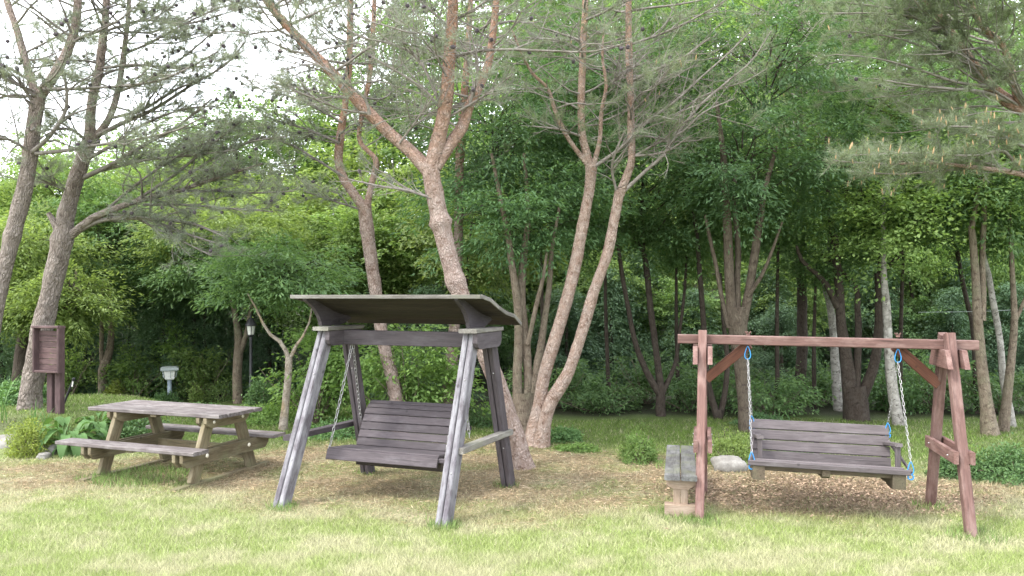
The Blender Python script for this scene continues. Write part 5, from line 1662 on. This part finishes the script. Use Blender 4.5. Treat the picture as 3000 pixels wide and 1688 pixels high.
# A: slanting pine at the border of the picture
dA = 11.0
A0 = stem([(-72, 1275, 52), (-48, 1100, 48), (-12, 900, 44), (20, 757, 42), (55, 620, 44), (75, 538, 42), (95, 400, 38), (112, 275, 40)], dA)
A1 = stem([(112, 290, 32), (165, 210, 28), (205, 130, 26), (225, 40, 23), (232, -150, 22), (250, -330, 12)], dA)
A2 = stem([(105, 280, 24), (75, 180, 22), (50, 90, 20), (20, 0, 18), (-20, -160, 12)], dA, dA + .3)
t = pine(A0, [A1, A2], M_PINEGREY, 'grey pine trunk slanting up past the flower bed, forked high above', [(P(0, 690, dA).z, .12, .08), (P(0, 445, dA).z, .15, .08)], 1)
c = PineCrown(101, M_TWIGDARK)
for px in ([(95, 445, 14), (145, 400, 12), (190, 330, 11), (196, 270, 10), (185, 205, 8)], [(105, 450, 13), (200, 440, 11), (285, 425, 9), (420, 405, 8), (520, 380, 6), (600, 340, 4)],
           [(130, 262, 12), (270, 258, 9), (420, 245, 8), (520, 215, 6), (640, 150, 4)], [(80, 440, 10), (30, 410, 9), (-40, 400, 8)], [(100, 280, 9), (40, 240, 8), (-30, 215, 6)], [(90, 290, 10), (40, 220, 8), (-20, 225, 6)]):
    c.branch(stem(px, dA - .1, dA - .5), cones=.25, needles=.7, start=.15, second=6)
c.boughs(A1, 19, zmin=4.6, cones=.3, needles=.65)
c.boughs(A2, 16, zmin=4.6, cones=.3, needles=.75)
c.boughs(A0, 6, zmin=4.2, L=(.6, 1.3), cones=.2, needles=.5)
c.finish(t, M_NEEDLE)

# B: grey pine behind the notice board
dB = 12.0
B0 = stem([(86, 1235, 68), (90, 1150, 61), (105, 1070, 58), (120, 983, 57), (134, 920, 54), (150, 850, 53), (163, 790, 56), (180, 715, 57), (192, 640, 47), (212, 560, 43), (238, 480, 42), (264, 410, 42)], dB)
B1 = stem([(264, 425, 34), (268, 310, 27), (290, 205, 25), (305, 90, 21), (312, 0, 19), (318, -150, 15), (325, -330, 10)], dB)
B2 = stem([(270, 415, 24), (318, 350, 20), (345, 270, 18), (362, 160, 15), (375, 50, 13), (388, -150, 9)], dB, dB + .3)
B3 = stem([(208, 690, 26), (250, 655, 24), (290, 630, 21), (400, 590, 16), (520, 560, 13), (640, 520, 10), (770, 480, 6)], dB, dB - .5)
B4 = stem([(212, 685, 20), (300, 645, 15), (420, 640, 12), (560, 655, 9), (660, 695, 5)], dB, dB - .4)
t = pine(B0, [B1, B2, B3], M_PINEGREY, 'thick grey pine behind the notice board, sending long boughs over the picnic table', [(P(0, 700, dB).z, .10, .10), (P(0, 620, dB).z, .08, .08)], 2)
stub = stem([(178, 700, 22), (160, 655, 20), (142, 625, 14)], dB - .05)
v, f, uv = stem_tube(stub, 8, .06, .1, 3); part('limb', np_mesh('limb', v, f, M_PINEGREY, uv=uv, smooth=True), t)
c = PineCrown(102, M_TWIGDARK)
c.branch(B3, drawn=True, cones=.5, needles=.9, start=.35, sub=3, tl=(.3, .75), second=11)
for px in ([(212, 685, 20), (300, 645, 15), (420, 640, 12), (560, 655, 9), (660, 695, 5)], [(300, 628, 10), (420, 640, 9), (560, 690, 7), (660, 720, 4)], [(420, 600, 9), (540, 600, 8), (660, 610, 6), (800, 620, 4)],
           [(520, 560, 9), (620, 560, 7), (740, 565, 6), (860, 560, 4)], [(245, 520, 16), (330, 480, 13), (430, 420, 11), (520, 370, 9), (620, 290, 5)],
           [(280, 400, 15), (360, 360, 13), (450, 320, 11), (560, 250, 8), (660, 190, 6), (720, 120, 4)], [(330, 345, 10), (420, 320, 9), (510, 265, 7), (600, 230, 4)],
           [(300, 500, 9), (420, 470, 8), (560, 455, 7), (690, 440, 5)], [(345, 270, 9), (430, 235, 8), (540, 165, 6), (640, 80, 4)], [(360, 160, 8), (450, 120, 7), (560, 60, 5), (650, 20, 4)],
           [(380, 598, 10), (500, 520, 9), (600, 440, 7), (700, 360, 4)], [(480, 572, 9), (600, 480, 8), (720, 420, 6), (840, 400, 4)], [(300, 625, 9), (400, 540, 8), (500, 470, 6), (600, 420, 4)], [(400, 640, 8), (520, 700, 6), (620, 750, 4)],
           [(230, 480, 12), (320, 430, 10), (430, 360, 8), (540, 320, 6), (640, 310, 4)], [(310, 90, 9), (420, 60, 8), (540, 70, 6), (660, 40, 4)], [(295, 200, 9), (400, 190, 8), (520, 200, 6), (620, 190, 4)],
           [(262, 420, 10), (210, 380, 9), (160, 380, 6)], [(205, 560, 10), (150, 540, 8), (110, 520, 5)]):
    c.branch(stem(px, dB, dB - .5), cones=.45, needles=.68, start=.22, sub=3, second=5)
c.boughs(B1, 27, zmin=5.0, cones=.45, needles=.7)
c.boughs(B2, 24, zmin=5.0, cones=.45, needles=.75)
c.finish(t, M_NEEDLE, max_cones=230)

# C: the leaning red pine behind the roofed swing
dC = 9.9
C0 = stem([(1533, 1385, 70), (1522, 1325, 58), (1509, 1270, 53), (1485, 1203, 51), (1455, 1120, 50), (1420, 1030, 50), (1385, 940, 50), (1345, 850, 51), (1316, 757, 51), (1294, 665, 53), (1278, 591, 51), (1268, 540, 50), (1260, 490, 52)], dC)
C1 = stem([(1262, 505, 50), (1285, 405, 44), (1303, 320, 42), (1312, 230, 38), (1320, 120, 34), (1326, 40, 32), (1330, -120, 26), (1340, -300, 14)], dC, dC - .2)
C2 = stem([(1256, 500, 46), (1200, 442, 38), (1140, 390, 35), (1060, 308, 34), (990, 230, 31), (920, 160, 29), (860, 95, 26), (810, 40, 24), (760, -30, 21), (690, -130, 15)], dC, dC + .6)
C3 = stem([(1274, 490, 38), (1320, 420, 35), (1355, 370, 33), (1375, 310, 29), (1400, 260, 27), (1430, 190, 24), (1445, 90, 22), (1455, -20, 19), (1462, -180, 12)], dC, dC + .5)
t = pine(C0, [C1, C2, C3], M_PINE, 'leaning red pine behind the roofed swing, splitting into three orange limbs', [(P(0, 652, dC).z, .34, .055), (P(0, 822, dC).z, .22, .08), (P(0, 560, dC).z, .06, .05)], 3)
for l, n_, s_ in ((C1, 60, 1), (C3, 40, 2), (C2, 20, 3)): stubs(t, l, n_, s_)
c = PineCrown(103)
for px in ([(1300, 330, 12), (1230, 180, 9), (1150, 130, 8), (1060, 110, 6), (980, 60, 4)], [(1318, 170, 11), (1400, 150, 9), (1500, 145, 8), (1620, 150, 7), (1740, 150, 5), (1850, 120, 3)],
           [(1310, 345, 10), (1250, 270, 8), (1180, 220, 7), (1110, 180, 5)], [(1082, 335, 12), (1070, 290, 8), (1010, 240, 7), (930, 190, 6), (840, 160, 4)], [(1078, 332, 9), (1000, 320, 7), (900, 280, 6), (800, 240, 4)],
           [(1170, 420, 7), (1230, 340, 6), (1290, 250, 4)], [(1320, 340, 9), (1420, 280, 7), (1500, 220, 5)], [(1290, 590, 9), (1200, 560, 8), (1110, 545, 6), (1020, 525, 4)], [(1375, 310, 9), (1400, 200, 8), (1380, 100, 5)],
           [(1330, 60, 9), (1400, 20, 7), (1480, -40, 5)], [(1325, 90, 9), (1250, 20, 7), (1180, -40, 5)]):
    c.branch(stem(px, dC, dC - .4), needles=.16, cones=.08, start=.15, tl=(.25, .65), second=5)
c.boughs(C1, 22, zmin=4.2, needles=.3, cones=.1, L=(.7, 1.9))
c.boughs(C2, 32, zmin=4.6, needles=.55, cones=.3, L=(.7, 1.8), second=2)
c.boughs(C3, 22, zmin=4.4, needles=.35, cones=.06, L=(.7, 1.7))
c.finish(t, M_NEEDLE)

# D, E: two pines behind the roofed swing
dD = 12.4
D0 = stem([(1172, 1275, 46), (1163, 1190, 39), (1150, 1115, 37), (1126, 1015, 36), (1106, 890, 36), (1093, 800, 36), (1078, 690, 39), (1068, 600, 40)], dD)
D1 = stem([(1066, 610, 30), (1030, 560, 27), (1005, 520, 26), (992, 470, 25), (995, 420, 26), (1003, 360, 23), (1012, 300, 19), (1022, 200, 20), (1026, 80, 19), (1028, -120, 14)], dD, dD + .2)
D2 = stem([(1074, 610, 22), (1088, 540, 18), (1103, 480, 18), (1092, 455, 15), (1066, 432, 14), (1052, 400, 14), (1062, 330, 14), (1080, 240, 15), (1092, 120, 15), (1100, -100, 11)], dD, dD + .3)
t = pine(D0, [D1, D2], M_PINE, 'pine with a wavy forked top, seen beneath the swing roof above the seat back', [(P(0, 670, dD).z, .08, .08), (P(0, 820, dD).z, .10, .08)], 4)
c = PineCrown(104, M_TWIGDARK)
for px in ([(1010, 520, 9), (930, 470, 7), (840, 420, 6), (740, 400, 4)], [(995, 420, 9), (900, 380, 7), (800, 350, 5)], [(1060, 615, 8), (980, 590, 6), (890, 560, 4)], [(1003, 360, 8), (900, 300, 6), (800, 270, 4)]):
    c.branch(stem(px, dD, dD - .3), needles=.75, cones=.4, start=.2, second=6)
c.boughs(D1, 29, zmin=4.3, needles=.7, cones=.35, L=(.8, 1.9))
c.boughs(D2, 19, zmin=4.3, needles=.6, cones=.25, L=(.8, 1.8))
c.finish(t, M_NEEDLE)
dE = 12.9
E0 = stem([(1305, 1262, 44), (1314, 1180, 39), (1320, 1090, 37), (1328, 1000, 34), (1337, 880, 30), (1341, 760, 28), (1345, 600, 26), (1346, 500, 26), (1350, 420, 27), (1358, 300, 23), (1370, 150, 18), (1385, -100, 12)], dE)
t = pine(E0, [], M_PINE, 'straight slender pine standing behind the leaning red pine', [(P(0, 630, dE).z, .08, .06)], 5, 10)
c = PineCrown(105)
for px in ([(1346, 520, 8), (1420, 490, 7), (1490, 440, 4)], [(1345, 640, 7), (1400, 610, 6), (1450, 575, 3)], [(1350, 430, 8), (1270, 380, 6), (1200, 360, 4)]):
    c.branch(stem(px, dE, dE - .2), needles=.3, start=.3)
c.boughs(E0, 23, zmin=4.6, needles=.5, L=(.7, 1.7))
c.finish(t, M_NEEDLE2)

# F: two pale pines leaning out from the same spot
dF = 11.4
F0 = stem([(1562, 1315, 61.9), (1570, 1250, 49.9), (1581, 1190, 43.0), (1593, 1110, 37.0), (1613, 1035, 37.8), (1640, 950, 37.8), (1660, 880, 36.1), (1685, 780, 36.1), (1700, 700, 34.4), (1715, 620, 31.8), (1726, 560, 30.1), (1733, 490, 32.7)], dF)
F1 = stem([(1731, 500, 30.6), (1716, 440, 23.4), (1705, 390, 22.5), (1703, 300, 21.6), (1706, 200, 20.7), (1710, 100, 19.8), (1714, 40, 18.9), (1716, -120, 15.3), (1720, -280, 8.1)], dF)
F2 = stem([(1726, 490, 16), (1660, 398, 13), (1625, 320, 12), (1605, 260, 10), (1560, 215, 9), (1530, 160, 8), (1500, 90, 5)], dF, dF - .3)
F3 = stem([(1738, 490, 17), (1757, 410, 13), (1762, 330, 12), (1776, 250, 10), (1765, 170, 8), (1770, 80, 5)], dF, dF - .2)
t = pine(F0, [F1, F2, F3], M_PINEPALE, 'pale pink barked pine leaning from the tree cluster, with a candelabra fork above', [(P(0, 660, dF).z, .06, .06)], 6)
c = PineCrown(106)
for px in ([(1742, 488, 12), (1820, 432, 10), (1890, 362, 9), (1980, 295, 8), (2050, 230, 6), (2130, 160, 5), (2200, 90, 3)], [(1703, 400, 8), (1640, 380, 7), (1560, 370, 4)], [(1775, 260, 8), (1830, 210, 7), (1900, 180, 4)],
           [(1708, 150, 8), (1640, 120, 7), (1540, 110, 4)], [(1712, 60, 8), (1780, 30, 7), (1850, -20, 4)]):
    c.branch(stem(px, dF, dF - .7), needles=.12, start=.12, tl=(.25, .6), second=5)
c.boughs(F1, 26, zmin=4.6, needles=.42, L=(.7, 1.8), cones=.08, candles=.03)
c.boughs(F2, 12, zmin=4.6, needles=.2, L=(.5, 1.2))
c.boughs(F3, 12, zmin=4.6, needles=.35, L=(.5, 1.2))
c.finish(t, M_NEEDLE2)
H0 = stem([(1585, 1312, 48.2), (1598, 1225, 39.6), (1617, 1172, 38.7), (1640, 1135, 37.8), (1665, 1090, 36.1), (1690, 1020, 34.4), (1715, 940, 32.7), (1735, 870, 32.7), (1760, 800, 31.0), (1780, 740, 30.1), (1795, 670, 29.2), (1806, 610, 29.2), (1816, 560, 31.0)], dF - .1)
H1 = stem([(1814, 572, 29.7), (1835, 520, 25.2), (1850, 470, 23.4), (1849, 400, 22.5), (1848, 300, 21.6), (1844, 200, 20.7), (1842, 110, 19.8), (1842, -100, 15.3), (1846, -260, 8.1)], dF - .1)
t = pine(H0, [H1], M_PINEPALE, 'pale pink barked pine bowing outwards from the tree cluster, nearer the red swing', [(P(0, 760, dF).z, .05, .06), (P(0, 700, dF).z, .06, .05)], 7)
c = PineCrown(107)
for px in ([(1826, 562, 13), (1890, 502, 11), (1945, 452, 10), (1985, 392, 9), (2050, 310, 8), (2130, 240, 6), (2200, 180, 4), (2260, 90, 3)], [(1855, 460, 9), (1925, 420, 8), (2000, 385, 7), (2060, 330, 5), (2150, 290, 3)],
           [(1852, 458, 8), (1945, 446, 6), (2020, 400, 4)], [(1808, 568, 9), (1793, 500, 8), (1802, 450, 7), (1832, 380, 4)], [(1852, 235, 10), (1920, 205, 9), (2000, 170, 7), (2080, 110, 4)],
           [(1850, 330, 8), (1900, 280, 7), (1960, 200, 4)], [(1848, 130, 8), (1960, 90, 7), (2060, 40, 5), (2160, -20, 3)]):
    c.branch(stem(px, dF - .1, dF - .8), needles=.10, start=.12, tl=(.25, .65), second=5)
c.boughs(H1, 38, zmin=4.4, needles=.35, L=(.7, 2.0), candles=.06)
c.finish(t, M_NEEDLE2)

# I: pine at the far side whose boughs hang into the picture
dI = 10.2
I0 = stem([(3420, 1355, 80), (3390, 1150, 74), (3330, 900, 66), (3240, 650, 58), (3140, 450, 52), (3050, 345, 48)], dI)
I1 = stem([(3060, 355, 44), (2960, 300, 38), (2900, 255, 34), (2850, 190, 30), (2800, 120, 26), (2760, 60, 20), (2700, -20, 16), (2650, -120, 10)], dI, dI + .3)
I2 = stem([(3045, 350, 30), (2985, 290, 22), (2960, 200, 20), (2935, 130, 18), (2890, 90, 17), (2855, 40, 14), (2830, -60, 10)], dI, dI - .3)
I3 = stem([(3180, 560, 22), (3080, 530, 20), (3000, 512, 17), (2920, 498, 14), (2830, 488, 11), (2720, 478, 8), (2600, 482, 5)], dI, dI - .7)
t = pine(I0, [I1, I2, I3], M_PINE, 'pine reaching in over the red swing, its needled boughs tipped with orange candles', [], 8)
c = PineCrown(108)
c.branch(I3, drawn=True, needles=1., candles=.30, start=.30, tl=(.35, .8), sub=4)
for px in ([(3000, 512, 12), (2960, 460, 10), (2930, 440, 9), (2870, 455, 7), (2790, 455, 4)], [(2960, 500, 9), (2860, 470, 8), (2740, 450, 6), (2620, 450, 5), (2500, 455, 3)], [(2880, 490, 9), (2760, 500, 7), (2640, 510, 5), (2540, 505, 3)],
           [(3020, 440, 12), (2940, 400, 9), (2860, 375, 7), (2760, 370, 4)], [(3060, 460, 12), (2980, 420, 9), (2900, 400, 7), (2840, 395, 4)],
           [(2800, 480, 8), (2680, 470, 6), (2560, 480, 5), (2440, 470, 3)]):
    c.branch(stem(px, dI - .2, dI - .8), needles=1., candles=.35, start=.15, tl=(.3, .7), sub=4)
for px in ([(2965, 300, 14), (2880, 270, 11), (2780, 260, 9), (2680, 250, 7), (2560, 230, 4)], [(2905, 255, 12), (2800, 240, 9), (2680, 200, 7), (2560, 170, 5), (2450, 160, 3)], [(2850, 190, 10), (2740, 150, 8), (2620, 110, 6), (2480, 90, 4)],
           [(2850, 30, 12), (2740, 35, 10), (2620, 25, 8), (2500, 10, 5)], [(2890, 90, 10), (2790, 80, 9), (2680, 90, 7), (2540, 85, 4)], [(2800, 120, 9), (2700, 60, 8), (2600, 40, 6), (2400, 40, 4)]):
    c.branch(stem(px, dI, dI - .5), needles=.75, candles=.04, cones=.06, start=.18, tl=(.3, .7), sub=4)
c.boughs(I1, 32, zmin=4.2, needles=.7, L=(.9, 2.4), az=(2.0, 4.6), candles=.04)
c.boughs(I2, 26, zmin=4.4, needles=.7, L=(.9, 2.2), az=(1.6, 4.8), candles=.04)
c.finish(t, M_NEEDLE2, K=15)

# dark needled bough mass over the middle of the wood, from a pine behind
dJ = 15.6
J0 = stem([(2318, 1215, 26), (2345, 1100, 32), (2350, 900, 29), (2345, 700, 26), (2350, 500, 24), (2340, 300, 20), (2345, 100, 16), (2350, -150, 10)], dJ)
t = pine(J0, [], M_DARKBARK, 'straight thin pine in the shade behind the red beam, with hazy grey needles', [], 9, 8)
c = PineCrown(109)
c.boughs(J0, 49, zmin=5.0, needles=.8, L=(1., 2.4), candles=.05)
c.finish(t, M_NEEDLE2)

# slack washing wire between the trees
a, b = P(2690, 915, 13.4), P(3060, 903, 13.4)
v, f, uv = stem_tube(np.array([[*a, .004], [*((a + b) / 2 + Vector((0, 0, -.02))), .004], [*b, .004]]), 5, .2, 0)
o = part('wire', np_mesh('wire', v, f, M_LAMPGREY, smooth=True), None)
o['label'] = 'thin pale wire strung between the trees beyond the red swing'; o['category'] = 'wire'
